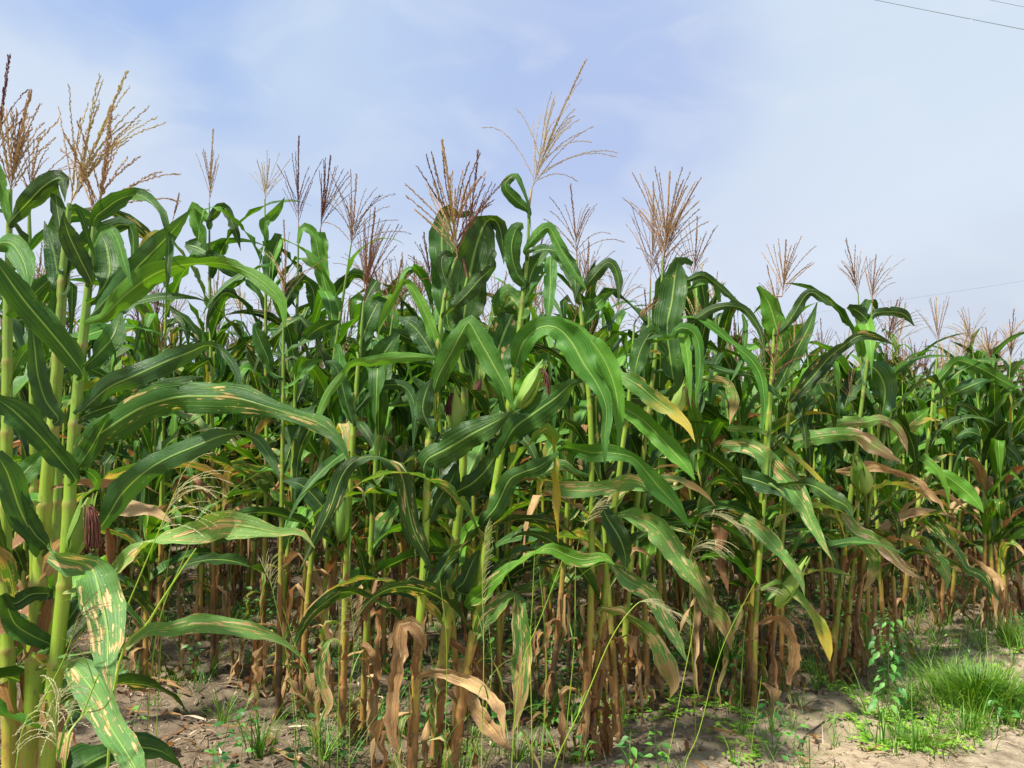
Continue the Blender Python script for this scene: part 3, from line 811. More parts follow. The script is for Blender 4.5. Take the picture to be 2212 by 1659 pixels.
hero('corn stalk at left picture edge with upright dense dark brown tassel', 2.1,
     [(-10, 2040), (20, 1659), (12, 1250), (15, 900), (18, 600), (22, 410)], 0.020, 0.010,
     T_((22, 420), (50, 195), 24, 0.34, 'tas_brown', droop=0.15, brl=0.85, fat=1.2),
     [('A', 'green', [(65, 1085, 40), (180, 960, 120), (290, 850, 140), (390, 810, 90), (405, 900, 40), (410, 960, 8)], -.1),
      ('A', 'light', [(-40, 1250, 60), (0, 1220, 110), (80, 1230, 150), (150, 1340, 130), (175, 1450, 70), (180, 1545, 5)], -.15),
      ('A', 'light', [(60, 1080, 30), (30, 960, 60), (0, 800, 60), (-20, 680, 20)], 0),
      ('B', 'green', [(50, 470, 40), (120, 300, 90), (200, 210, 60), (330, 150, 20)], .1),
      ('B', 'green', [(0, 900, 60), (60, 1060, 70), (130, 1150, 20)], -.1),
      ('C', 'green', [(60, 700, 50), (130, 760, 110), (200, 860, 70), (220, 950, 10)], -.1),
      ('C', 'half', [(90, 600, 30), (70, 450, 90), (30, 330, 90), (-20, 260, 50)], -.1)],
     auto=(0.0, 0.5, 0.8), plane=1.2)
hero('leftmost corn stalk half outside the picture with thin purple tassel', 2.25,
     [(-45, 1990), (-30, 1500), (-25, 1000), (-18, 600), (-6, 330)], 0.019, 0.009,
     T_((-4, 330), (13, 128), 10, 0.45, 'tas_purple', droop=0.2, brl=0.8), auto=(0.0, 0.9, 0.9), plane=0.8)
hero('thick yellow-green corn stalk low between the two left foreground stalks', 2.15,
     [(70, 2030), (95, 1659), (108, 1350), (118, 1150), (126, 1000), (120, 880)], 0.024, 0.010, None,
     [('C', 'green', [(430, 540, 30), (330, 540, 60), (290, 420, 100), (320, 340, 60)], -.1)], scale=.62, auto=(0.0, 0.6, 0.9), plane=1.9)
hero('corn stalk behind the left foreground pair with faded sparse tassel', 2.7,
     [(85, 1860), (75, 1300), (70, 800), (62, 420)], 0.017, 0.008,
     T_((62, 430), (80, 300), 12, 0.8, 'tas_brown', droop=0.2, brl=1.0), auto=(0.1, 0.92, 0.9), plane=0.2)
hero('slim corn stalk behind the spotted leaf with its narrow tassel against the sky', 4.7,
     [(330, 1750), (345, 1300), (352, 900), (360, 620), (370, 480)], 0.014, 0.006,
     T_((372, 478), (388, 420), 4, 0.15, 'tas_brown', fat=1.3), auto=(0.3, 0.9, 0.9), plane=0.2, dmid=.2)

# centre clump
hero('left stalk of the centre clump with the many-branched purple brown tassel', 3.0,
     [(888, 1690), (893, 1600), (903, 1400), (915, 1240), (923, 1050), (928, 920), (938, 820), (950, 720), (965, 620), (984, 560)], 0.020, 0.009,
     T_((988, 556), (962, 308), 34, 0.74, 'tas_brown', droop=-.15, brl=0.80, fat=1.3, step=.0045),
     [('E', 'spot', [(590, 1590, 30), (490, 1400, 120), (440, 1200, 120), (400, 1020, 110), (280, 915, 50), (130, 925, 60), (30, 1030, 110), (-50, 1250, 110), (-150, 1450, 70), (-240, 1640, 5)], -.15),
      ('K', 'light', [(2070, 1250, 10), (1980, 1200, 60), (1800, 1180, 110), (1550, 1205, 140), (1300, 1235, 110), (1140, 1260, 30), (1050, 1350, 70), (950, 1480, 100), (850, 1630, 100), (750, 1850, 80), (700, 2100, 5)], -.2),
      ('K', 'light', [(2100, 1150, 50), (2040, 950, 120), (1920, 650, 120), (1830, 480, 110), (1760, 380, 90), (1700, 340, 60), (1630, 450, 70), (1530, 620, 110), (1450, 800, 80), (1410, 950, 10)], .05),
      ('K', 'blue', [(2060, 1230, 60), (1980, 1080, 190), (1880, 930, 200), (1790, 830, 210), (1690, 770, 130), (1645, 735, 30)], .05),
      ('E', 'green', [(610, 510, 50), (640, 400, 120), (720, 250, 140), (800, 100, 120), (830, 60, 110), (900, 180, 140), (980, 320, 140), (1060, 470, 100), (1118, 625, 4)], -.15),
      ('E', 'blue', [(590, 750, 30), (540, 620, 130), (560, 500, 110), (600, 420, 30)], -.05),
      ('E', 'green', [(545, 1010, 50), (570, 930, 150), (700, 860, 190), (850, 770, 180), (1000, 690, 120), (1120, 620, 10)], -.12),
      ('D', 'green', [(720, 1540, 20), (670, 1420, 50), (660, 1320, 70), (700, 1290, 60), (740, 1310, 10)], .0),
      ('D', 'green', [(700, 1659, 40), (800, 1560, 90), (900, 1450, 90), (980, 1370, 70), (985, 1310, 20)], -.05),
      ('E', 'green', [(590, 1290, 30), (640, 1180, 90), (720, 1060, 110), (750, 960, 60)], .1),
      ('F', 'dry', [(550, 890, 40), (500, 800, 90), (450, 745, 70), (400, 780, 80), (390, 950, 90), (350, 1200, 90), (350, 1450, 80), (420, 1620, 20)], -.1),
      ('F', 'tan', [(530, 1070, 30), (650, 1060, 50), (780, 1090, 70), (900, 1160, 80), (1000, 1240, 80), (1040, 1350, 50), (1060, 1470, 10)], -.2),
      ('E', 'green', [(580, 1600, 30), (560, 1700, 70)], 0)],
     auto=(0.0, 0.64, 1.0), plane=0.2, dmid=0.0)
hero('thick middle stalk of the centre clump carrying a green ear with red brown silk', 3.15,
     [(935, 1660), (950, 1500), (965, 1350), (980, 1200), (998, 1050), (1002, 950), (1003, 830), (990, 700), (1010, 600)], 0.023, 0.011,
     T_((1000, 560), (1046, 328), 10, 0.40, 'tas_purple', droop=0, brl=0.75, fat=1.15),
     [('D', 'green', [(790, 1750, 90), (810, 1620, 230), (840, 1400, 260), (880, 1230, 230), (930, 1100, 140), (975, 1065, 60), (1020, 1110, 100), (1045, 1230, 80), (1052, 1355, 5)], .05),
      ('D', 'green', [(700, 1740, 80), (690, 1500, 190), (660, 1250, 170), (670, 1080, 110), (700, 1010, 80), (760, 1040, 60), (860, 1030, 60)], .15),
      ('E', 'green', [(800, 380, 60), (740, 250, 190), (780, 100, 210), (830, -60, 200)], .1),
      ('E', 'green', [(740, 1240, 50), (720, 1160, 100), (850, 1080, 140), (950, 980, 130), (1010, 880, 60), (1035, 800, 10)], -.08),
      ('E', 'green', [(780, 1530, 40), (700, 1600, 80), (620, 1720, 110), (570, 1830, 40)], -.05),
      ('E', 'blue', [(570, 1270, 20), (640, 1130, 110), (720, 1000, 100), (750, 930, 20)], .15),
      ('F', 'half', [(680, 560, 20), (600, 620, 60), (640, 700, 60)], .1),
      ('F', 'dry', [(700, 850, 30), (820, 940, 50), (900, 1050, 70), (950, 1150, 40)], .05),
      ('F', 'tan', [(760, 1110, 20), (830, 1210, 70), (900, 1320, 95), (1000, 1440, 90), (1100, 1570, 15)], -.15)],
     auto=(0.0, 0.64, 1.0), plane=0.9, ears=[('E', 770, 760, 735, 480, 125, 0.10), ('E', 930, 620, 905, 400, 75, 0.07)])
hero('right stalk of the centre clump reaching highest with the tallest tan tassel', 3.08,
     [(968, 1680), (1000, 1500), (1030, 1330), (1045, 1200), (1070, 1050), (1085, 960), (1102, 860), (1118, 750), (1130, 640), (1140, 540), (1142, 460)], 0.021, 0.009,
     T_((1148, 409), (1248, 124), 28, 0.72, 'tas_tan', droop=0.45, brl=0.68, fat=1.0),
     [('D', 'green', [(1190, 1485, 60), (1130, 1400, 90), (1100, 1250, 120), (1130, 1130, 120), (1175, 1110, 60)], -.05),
      ('D', 'green', [(1210, 1015, 40), (1130, 950, 80), (1060, 870, 70), (1080, 815, 60), (1130, 795, 50), (1165, 850, 30), (1205, 960, 10), (1225, 1150, 4)], -.05),
      ('D', 'light', [(1195, 1260, 30), (1250, 1180, 80), (1330, 1120, 70), (1380, 1200, 80), (1430, 1290, 80), (1500, 1400, 70), (1580, 1530, 5)], -.1),
      ('D', 'green', [(1190, 1560, 40), (1230, 1400, 130), (1300, 1290, 70), (1360, 1250, 30)], .05),
      ('D', 'green', [(1200, 1290, 20), (1330, 1260, 60), (1430, 1310, 100), (1500, 1450, 90), (1500, 1590, 8)], -.1),
      ('D', 'spot', [(1160, 1659, 60), (1090, 1560, 200), (1040, 1700, 180)], .1),
      ('E', 'spot', [(1060, 590, 60), (1010, 300, 190), (1060, 120, 200), (1110, 0, 150), (1140, -120, 40)], .1),
      ('E', 'light', [(1130, 330, 70), (1170, 200, 140), (1270, 100, 120), (1380, 95, 120), (1480, 190, 190), (1560, 330, 160), (1640, 450, 100), (1700, 600, 80), (1690, 800, 55), (1690, 1010, 4)], -.25),
      ('E', 'light', [(1240, 130, 60), (1400, 90, 60), (1560, 150, 60), (1640, 230, 120), (1710, 350, 140), (1760, 500, 110), (1780, 700, 60), (1770, 900, 4)], -.1),
      ('E', 'green', [(1040, 870, 60), (1120, 730, 150), (1240, 640, 180), (1380, 540, 160), (1480, 450, 80), (1580, 425, 10)], -.12),
      ('E', 'light', [(1120, 560, 40), (1180, 480, 130), (1260, 390, 90), (1310, 320, 20)], -.03),
      ('E', 'green', [(920, 1330, 80), (1000, 1230, 130), (1080, 1070, 120), (1150, 1020, 90), (1280, 970, 110), (1400, 880, 30)], -.1),
      ('F', 'spot', [(820, 630, 50), (900, 560, 110), (1000, 470, 60), (1150, 360, 50), (1270, 300, 40), (1350, 270, 70), (1450, 315, 100), (1560, 345, 100), (1680, 325, 80), (1750, 375, 10)], -.15),
      ('F', 'half', [(860, 860, 30), (930, 720, 100), (1040, 610, 90), (1120, 570, 50), (1150, 650, 90), (1160, 800, 110), (1165, 950, 120), (1160, 1150, 100), (1140, 1300, 70), (1100, 1460, 10)], -.1),
      ('F', 'green', [(750, 540, 60), (800, 480, 110), (860, 340, 70), (900, 280, 20)], .0),
      ('E', 'green', [(980, 830, 50), (1100, 790, 90), (1200, 730, 90)], .1)],
     auto=(0.0, 0.64, 1.0), plane=0.1, ears=[('E', 1150, 600, 1300, 330, 125, 0.12)])

# right of centre
hero('corn stalk right of the centre clump with a yellow-green leaf arching to the right', 3.6,
     [(1262, 1600), (1270, 1450), (1276, 1331), (1278, 1092), (1275, 900), (1262, 750), (1250, 620), (1246, 560)], 0.018, 0.008,
     T_((1246, 558), (1238, 402), 14, 0.75, 'tas_brown', droop=.2, brl=0.85),
     [('E', 'yellow', [(1640, 400, 30), (1780, 400, 70), (1900, 460, 110), (2020, 560, 110), (2130, 640, 80), (2212, 720, 60), (2260, 820, 5)], -.3),
      ('E', 'light', [(1400, 850, 20), (1500, 860, 80), (1600, 885, 110), (1720, 890, 110), (1850, 910, 60), (1920, 970, 80), (2010, 1080, 120), (2120, 1200, 110), (2230, 1360, 20)], -.25),
      ('E', 'green', [(1700, 500, 60), (1850, 540, 90), (1980, 550, 90), (2100, 600, 80), (2200, 700, 20)], .1),
      ('E', 'pale', [(1290, 1095, 10), (1400, 1120, 90), (1550, 1125, 100), (1700, 1100, 80), (1850, 1070, 110), (1950, 1100, 70), (2120, 1110, 50), (2200, 1090, 8)], -.1),
      ('E', 'green', [(1650, 1170, 20), (1700, 1290, 90), (1780, 1420, 130), (1820, 1540, 100), (1815, 1640, 5)], -.1),
      ('E', 'pale', [(1240, 1050, 10), (1330, 1000, 60), (1400, 960, 80), (1450, 970, 60), (1500, 1010, 60), (1580, 1030, 40)], .05),
      ('D', 'green', [(1520, 1560, 20), (1620, 1430, 80), (1700, 1345, 70), (1750, 1370, 60), (1780, 1480, 50), (1775, 1610, 5)], -.05),
      ('D', 'light', [(1350, 1300, 20), (1345, 1340, 80), (1345, 1480, 80), (1335, 1640, 60), (1330, 1720, 5)], -.1, 'free'),
      ('D', 'green', [(1530, 1560, 30), (1600, 1640, 90), (1560, 1750, 60)], .1),
      ('W', 'green', [(60, 620, 30), (110, 520, 100), (220, 350, 150), (330, 240, 110), (430, 180, 40)], .1)],
     auto=(0.0, 0.45, 1.0), plane=0.4)
hero('leaning corn stalk right of centre with a long blotched leaf sagging rightward', 3.62,
     [(1276, 1590), (1290, 1450), (1303, 1331), (1315, 1200), (1340, 1000), (1360, 850), (1370, 700)], 0.018, 0.008,
     T_((1375, 690), (1420, 640), 8, 0.5, 'tas_brown', brl=.8),
     [('E', 'light', [(1800, 600, 100), (1930, 680, 110), (2040, 790, 120), (2130, 890, 110), (2212, 980, 80), (2260, 1060, 10)], -.2),
      ('F', 'pale', [(1690, 300, 10), (1740, 375, 40), (1830, 470, 100), (1980, 560, 100), (2080, 750, 85), (2160, 880, 70), (2215, 1000, 4)], -.2),
      ('F', 'pale', [(1760, 60, 20), (1850, 60, 90), (1930, 90, 120), (2030, 160, 150), (2120, 290, 130), (2200, 400, 110), (2290, 520, 60), (2330, 600, 5)], -.2),
      ('F', 'half', [(1660, 660, 30), (1800, 690, 50), (1920, 770, 75), (2020, 870, 90), (2080, 1000, 130), (2125, 1130, 90), (2100, 1220, 4)], -.2),
      ('W', 'green', [(1060, 1250, 60), (1070, 1050, 190), (1020, 600, 280), (1070, 300, 320), (1110, 0, 280), (1140, -130, 200), (1200, -170, 120), (1300, -120, 90)], .15),
      ('W', 'light', [(1060, 700, 60), (1120, 610, 100), (1200, 585, 130), (1300, 625, 130), (1365, 750, 110), (1385, 950, 100), (1370, 1150, 80), (1340, 1400, 40), (1355, 1480, 4)], -.1),
      ('W', 'light', [(1130, 600, 40), (1200, 680, 110), (1240, 850, 110), (1260, 1050, 80), (1265, 1250, 50), (1285, 1480, 4)], -.1, 'free'),
      ('W', 'green', [(900, 640, 60), (830, 650, 150), (740, 800, 200), (690, 950, 200), (660, 1100, 150), (640, 1180, 60)], -.05),
      ('W', 'green', [(1000, 900, 40), (960, 760, 90), (930, 660, 80)], 0)],
     auto=(0.0, 0.5, 1.0), plane=0.2, ears=[('W', 1090, 1560, 1220, 1200, 140, 0.10)])
hero('tall corn stalk right of centre under a cluster of dense reddish tassels', 4.1,
     [(1345, 1530), (1352, 1348), (1375, 1100), (1400, 900), (1425, 680), (1432, 560)], 0.018, 0.009,
     T_((1432, 566), (1455, 368), 40, 0.62, 'tas_brown', droop=.05, brl=0.9, fat=1.3, step=.0045),
     [('W', 'green', [(1160, 590, 30), (1350, 480, 90), (1500, 380, 100), (1700, 340, 80), (1870, 380, 90), (1980, 500, 80), (2060, 650, 60), (2090, 850, 40), (2110, 1130, 5)], -.15),
      ('W', 'light', [(1200, 480, 20), (1370, 490, 60), (1500, 560, 80), (1620, 650, 70), (1700, 720, 60), (1830, 830, 90), (1960, 950, 130), (2050, 1100, 120), (2090, 1300, 90), (2095, 1500, 90), (2080, 1660, 50), (2080, 1760, 5)], -.15),
      ('W', 'green', [(1850, 430, 20), (1890, 560, 60), (1880, 700, 60), (1850, 900, 50), (1780, 1080, 40), (1690, 1230, 4)], -.1, 'free'),
      ('W', 'green', [(1230, 60, 60), (1400, 0, 90), (1560, 100, 80), (1700, 220, 80), (1800, 310, 60), (1900, 360, 50)], .0),
      ('W', 'green', [(1250, 200, 40), (1380, 60, 120), (1420, 200, 130), (1440, 350, 120), (1430, 450, 30)], .1),
      ('W', 'light', [(1240, 150, 30), (1520, 60, 60), (1570, 150, 80), (1600, 300, 60)], .1),
      ('W', 'blue', [(1420, 1000, 30), (1550, 1030, 80), (1750, 1080, 60), (1950, 1110, 70), (2080, 1200, 90), (2200, 1290, 90), (2300, 1400, 20)], -.1)],
     auto=(0.0, 0.6, 1.0), plane=0.3, dmid=.1)
hero('corn stalk with a bushy tan tassel just left of the densest tassel cluster', 4.3,
     [(1400, 1500), (1390, 1200), (1395, 900), (1405, 620)], 0.016, 0.008,
     T_((1405, 600), (1422, 395), 26, 0.6, 'tas_brown', droop=.2, brl=0.85), auto=(0.0, 0.85, 1.0), plane=1.0)
hero('slender corn stalk inclined right of the centre clump with brown lower leaves', 4.0,
     [(1187, 1529), (1195, 1450), (1207, 1350), (1225, 1100), (1235, 900), (1240, 700)], 0.015, 0.008,
     T_((1242, 690), (1250, 560), 10, 0.6, 'tas_brown'), auto=(0.0, 0.95, 1.0), plane=0.7)
hero('corn stalk with long wind-bent leaf falling right above dry brown leaves', 4.3,
     [(1612, 1505), (1622, 1350), (1640, 1150), (1655, 950), (1668, 800), (1675, 640)], 0.019, 0.009,
     T_((1690, 640), (1700, 522), 18, 0.65, 'tas_brown', droop=.1, brl=1.0, fat=1.2, wind=Vector((.2, 0, 0))),
     [('W', 'half', [(1400, 1140, 50), (1550, 1160, 90), (1680, 1200, 100), (1740, 1300, 120), (1760, 1400, 120), (1730, 1550, 60), (1710, 1660, 10)], -.1, 'free'),
      ('G', 'green', [(690, 640, 50), (650, 500, 140), (600, 340, 120), (530, 230, 50)], .0),
      ('G', 'green', [(690, 500, 40), (760, 400, 70), (830, 290, 60), (880, 270, 50), (950, 320, 60), (1010, 355, 20)], -.1),
      ('G', 'green', [(660, 860, 50), (740, 700, 90), (850, 490, 70), (905, 330, 10)], -.05),
      ('G', 'pale', [(300, 1240, 60), (450, 1240, 90), (560, 1300, 110), (650, 1400, 150), (740, 1500, 150), (820, 1610, 100), (860, 1700, 80), (930, 1840, 60), (1000, 1960, 5)], -.3, 'free'),
      ('G', 'blue', [(290, 1380, 30), (420, 1430, 100), (560, 1470, 120), (680, 1530, 60), (760, 1620, 5)], -.2, 'free'),
      ('G', 'yellow', [(340, 1130, 30), (450, 1130, 40), (560, 1150, 35), (700, 1250, 28), (850, 1380, 28), (950, 1480, 28), (1000, 1550, 5)], -.2, 'free'),
      ('H', 'half', [(0, 230, 60), (80, 360, 130), (150, 480, 110), (220, 640, 100), (290, 700, 100), (340, 800, 80), (360, 910, 20)], -.3, 'free'),
      ('H', 'dry', [(290, 100, 90), (300, 250, 70), (290, 380, 60), (330, 480, 40), (345, 570, 5)], -.1, 'free')],
     auto=(0.0, 0.45, 1.0), plane=0.2)
hero('corn stalk with a short wide-open purple tassel below its neighbours', 4.2,
     [(1628, 1510), (1632, 1350), (1645, 1150), (1658, 1000), (1668, 830)], 0.017, 0.009,
     T_((1672, 815), (1678, 697), 16, 1.15, 'tas_purple', droop=.1, brl=1.0),
     [('H', 'pale', [(430, 70, 60), (540, 150, 90), (620, 240, 100), (700, 320, 60), (760, 400, 60), (800, 470, 50), (825, 570, 5)], -.25, 'free'),
      ('H', 'yellow', [(670, 495, 30), (800, 590, 50), (880, 690, 50), (930, 760, 80), (960, 850, 80), (975, 930, 60), (985, 985, 4)], -.2),
      ('H', 'dry', [(640, 710, 30), (720, 770, 70), (760, 880, 60), (750, 1000, 70), (720, 1130, 50)], -.1),
      ('G', 'green', [(780, 1480, 30), (900, 1500, 90), (1000, 1570, 110), (1090, 1620, 90), (1130, 1700, 5)], -.2),
      ('G', 'light', [(640, 1300, 50), (800, 1220, 60)], .1)],
     auto=(0.0, 0.7, 1.0), plane=0.5, ears=[('H', 650, 640, 830, 350, 100, 0.05)])
hero('corn stalk with brown sheath beside the pale green ear on the right', 4.4,
     [(1655, 1500), (1672, 1350), (1690, 1150), (1700, 950), (1712, 800)], 0.019, 0.009,
     T_((1715, 800), (1722, 660), 10, 0.5, 'tas_brown'),
     [('G', 'purple', [(710, 1230, 60), (850, 1190, 110), (1000, 1170, 100), (1150, 1170, 80), (1250, 1230, 110), (1350, 1290, 80), (1440, 1345, 5)], -.25),
      ('G', 'spot', [(770, 920, 60), (880, 800, 110), (980, 680, 90), (1080, 600, 50), (1180, 540, 60), (1280, 550, 60), (1390, 600, 8)], -.1)],
     auto=(0.0, 0.9, 1.0), plane=0.2)
hero('front right corn stalk wrapped in pale withered sheaths beside the grass', 4.75,
     [(1795, 1450), (1808, 1330), (1822, 1200), (1840, 1050), (1858, 900), (1878, 740), (1884, 660)], 0.019, 0.008,
     T_((1884, 655), (1890, 552), 16, 0.5, 'tas_brown', droop=.3, brl=1.0, wind=Vector((.4, 0, 0))),
     [('G', 'purple', [(950, 1130, 30), (1050, 1100, 90), (1200, 1090, 80), (1310, 1070, 60), (1400, 1120, 55), (1450, 1200, 55), (1478, 1290, 4)], -.1, 'free'),
      ('G', 'tan', [(1020, 1400, 20), (1150, 1390, 70), (1280, 1370, 60), (1400, 1400, 40), (1520, 1450, 40), (1600, 1520, 40), (1680, 1600, 35), (1725, 1670, 8)], -.2, 'free'),
      ('H', 'purple', [(960, 60, 30), (1080, 80, 70), (1150, 160, 70), (1250, 200, 70), (1350, 280, 90), (1420, 360, 60), (1500, 430, 40), (1590, 465, 5)], -.3),
      ('H', 'half', [(1110, 250, 40), (1180, 240, 60), (1260, 330, 60), (1250, 440, 60), (1200, 540, 20)], -.1),
      ('G', 'green', [(1240, 470, 40), (1180, 400, 90), (1100, 355, 60)], 0),
      ('G', 'green', [(1270, 400, 50), (1380, 390, 60), (1460, 410, 60), (1520, 480, 10)], .05)],
     auto=(0.0, 0.6, 1.0), plane=0.3, ears=[('G', 1210, 1530, 1150, 1300, 115, 0.05)])
hero('corn stalk in the front right clump below a small spreading pale tassel', 4.8,
     [(1815, 1455), (1835, 1300), (1850, 1150), (1852, 1000), (1842, 880)], 0.018, 0.008,
     T_((1836, 870), (1832, 780), 12, 0.9, 'tas_tan', brl=1.0),
     [('G', 'blue', [(1060, 1060, 50), (1000, 980, 140), (930, 880, 140), (915, 810, 40)], .0),
      ('G', 'green', [(1080, 1020, 30), (1110, 900, 100), (1170, 820, 130), (1230, 760, 60)], .05)],
     auto=(0.0, 0.85, 1.0), plane=0.2)
hero('third corn stalk of the front right clump leaning left with drooping dry leaves', 4.85,
     [(1838, 1445), (1855, 1300), (1872, 1150), (1890, 1000), (1905, 850), (1912, 760)], 0.017, 0.008,
     T_((1914, 750), (1935, 650), 10, 0.7, 'tas_purple'),
     [('G', 'blue', [(1310, 1040, 60), (1335, 900, 160), (1300, 790, 170), (1240, 735, 110), (1205, 790, 60), (1200, 850, 20)], -.1)],
     auto=(0.0, 0.9, 1.0), plane=0.25)
hero('single green corn stalk leaning right behind the leafy weed', 5.9,
     [(1944, 1317), (1962, 1220), (1985, 1080), (2005, 950), (2020, 820), (2026, 745)], 0.019, 0.008,
     T_((2026, 742), (2021, 640), 14, 0.55, 'tas_brown', droop=-.1, brl=0.95),
     [('G', 'green', [(1660, 840, 40), (1720, 770, 60), (1790, 700, 50), (1900, 730, 70), (2030, 800, 80), (2150, 870, 40), (2212, 920, 10)], -.1),
      ('G', 'blue', [(1740, 920, 20), (1850, 870, 100), (1950, 830, 60), (2000, 830, 20)], -.05),
      ('G', 'green', [(1370, 1220, 60), (1480, 1110, 160), (1560, 1050, 90), (1610, 1000, 20)], -.1, 'free'),
      ('G', 'light', [(1590, 1370, 20), (1700, 1420, 80), (1800, 1490, 100), (1900, 1580, 90), (1955, 1660, 10)], -.2),
      ('H', 'spot', [(1550, 80, 20), (1650, 140, 100), (1720, 220, 60), (1800, 310, 30), (1850, 400, 50), (1950, 450, 60), (2040, 580, 20), (2090, 640, 4)], -.2),
      ('H', 'half', [(1410, 290, 15), (1550, 290, 30), (1680, 330, 50), (1780, 380, 50), (1900, 440, 30), (1940, 505, 5)], -.1),
      ('H', 'pale', [(1560, 200, 20), (1620, 280, 60), (1690, 370, 90), (1725, 460, 50), (1720, 545, 5)], -.1)],
     auto=(0.0, 0.8, 0.9), plane=0.2)
hero('pair-forming corn stalk at right with a brown curved dry leaf by the grass tuft', 6.3,
     [(2030, 1335), (2040, 1200), (2050, 1050), (2062, 900), (2075, 780)], 0.018, 0.008,
     T_((2076, 775), (2092, 700), 12, 0.7, 'tas_brown'),
     [('G', 'blue', [(1870, 1150, 60), (1990, 1200, 100), (2100, 1240, 80), (2170, 1310, 50), (2200, 1420, 5)], -.15),
      ('H', 'tan', [(1780, 290, 20), (1900, 350, 30), (1990, 420, 50), (2060, 510, 50), (2090, 645, 5)], -.2)],
     auto=(0.0, 0.92, 1.0), plane=0.2)
hero('corn stalk standing close behind the right-hand pair with a drooping tassel', 6.5,
     [(2052, 1328), (2065, 1200), (2080, 1050), (2100, 900), (2120, 800)], 0.017, 0.008,
     T_((2128, 795), (2205, 685), 12, 0.45, 'tas_brown', droop=.4, wind=Vector((.4, 0, 0))), auto=(0.0, 0.95, 1.0), plane=0.4)

# left middle distance, standing alone against the sky
hero('corn stalk between the left foreground and centre clumps, hairy tassel at the top', 3.6,
     [(737, 1590), (742, 1450), (748, 1250), (756, 1050), (765, 900), (775, 780), (786, 650)], 0.019, 0.009,
     T_((787, 645), (818, 452), 26, 0.38, 'tas_purple', droop=-.15, brl=0.85, fat=1.1),
     [('K', 'green', [(1220, 1175, 50), (1225, 1050, 140), (1290, 850, 210), (1370, 680, 210), (1430, 580, 200), (1520, 560, 60)], .1),
      ('K', 'green', [(1170, 1659, 60), (1300, 1450, 230), (1450, 1200, 270), (1550, 1050, 240), (1640, 920, 100)], .1),
      ('K', 'blue', [(1130, 1900, 60), (1060, 1660, 140), (1010, 1450, 160), (940, 1280, 150), (830, 1240, 60)], -.05),
      ('K', 'blue', [(1200, 1750, 60), (1400, 1530, 100), (1560, 1490, 120), (1700, 1510, 130), (1790, 1620, 120), (1830, 1800, 90), (1820, 2000, 70), (1800, 2200, 5)], -.1),
      ('B', 'blue', [(2170, 1440, 20), (2080, 1290, 100), (2000, 1180, 110), (1900, 1090, 110), (1780, 1060, 10)], -.05),
      ('C', 'half', [(2100, 850, 20), (2040, 950, 60), (2020, 1080, 60), (2080, 1250, 60), (2040, 1350, 10)], -.1),
      ('E', 'light', [(60, 640, 30), (20, 350, 80), (0, 200, 60)], .1)],
     auto=(0.0, 0.6, 1.0), plane=0.2, ears=[('B', 2160, 1440, 2170, 1130, 105, 0.02)])
hero('thin corn stalk just right of the hairy-tasselled one with a small tassel', 3.75,
     [(783, 1570), (790, 1400), (800, 1200), (812, 1000), (830, 820), (848, 690)], 0.016, 0.008,
     T_((850, 680), (862, 560), 10, 0.8, 'tas_brown', brl=1.0),
     [('K', 'green', [(2080, 1659, 40), (1900, 1500, 120), (1800, 1420, 90)], .1),
      ('F', 'dry', [(150, 880, 20), (200, 900, 40), (250, 1050, 50), (240, 1200, 10)], -.1)],
     auto=(0.0, 0.85, 1.0), plane=1.3)
hero('slim corn stalk left of centre with a neat dark fan-shaped tassel', 4.6,
     [(460, 1440), (461, 1200), (460, 1000), (456, 800), (453, 600), (452, 440)], 0.015, 0.007,
     T_((452, 437), (459, 283), 13, 0.42, 'tas_brown', droop=-.1, brl=0.62, fat=1.15),
     [('A', 'light', [(1315, 1090, 20), (1290, 1050, 60), (1215, 990, 60), (1240, 1080, 90), (1275, 1180, 70), (1298, 1275, 4)], .05),
      ('A', 'green', [(1320, 1090, 25), (1360, 1030, 60), (1400, 990, 60), (1440, 1030, 60), (1490, 1150, 50), (1522, 1270, 4)], -.05),
      ('A', 'green', [(1330, 1300, 60), (1250, 1250, 120), (1170, 1230, 60)], .1),
      ('A', 'green', [(1330, 1290, 60), (1430, 1370, 90), (1560, 1430, 80)], 0)],
     auto=(0.0, 0.85, 1.0), plane=0.1, dmid=.1)
hero('corn stalk left of centre with the small pale green tassel', 4.5,
     [(563, 1480), (570, 1250), (576, 1000), (574, 800), (574, 600), (572, 430)], 0.016, 0.007,
     T_((573, 432), (582, 343), 14, 0.75, 'tas_tan', droop=0, brl=1.1),
     [('A', 'light', [(1680, 1200, 30), (1670, 1100, 60), (1700, 1070, 60), (1760, 1000, 50), (1800, 930, 5)], 0),
      ('A', 'green', [(1700, 1500, 40), (1710, 1350, 110), (1750, 1220, 110), (1760, 1160, 90)], 0)],
     auto=(0.0, 0.85, 1.0), plane=0.4, dmid=.1)
hero('corn stalk left of centre with a tall straight spiked reddish tassel', 4.4,
     [(592, 1500), (612, 1300), (628, 1100), (638, 850), (642, 650), (645, 490)], 0.016, 0.007,
     T_((645, 485), (641, 300), 14, 0.50, 'tas_purple', droop=-.1, brl=0.68, fat=1.15),
     [('A', 'light', [(1890, 1180, 30), (1920, 1120, 50), (1990, 1180, 60), (2020, 1330, 90), (2060, 1500, 80), (2120, 1659, 50)], 0),
      ('K', 'green', [(380, 620, 90), (450, 470, 170), (530, 370, 150), (620, 340, 100), (700, 450, 170), (710, 600, 150), (690, 710, 60)], .1, 'free')],
     auto=(0.0, 0.85, 1.0), plane=0.7, dmid=.1)
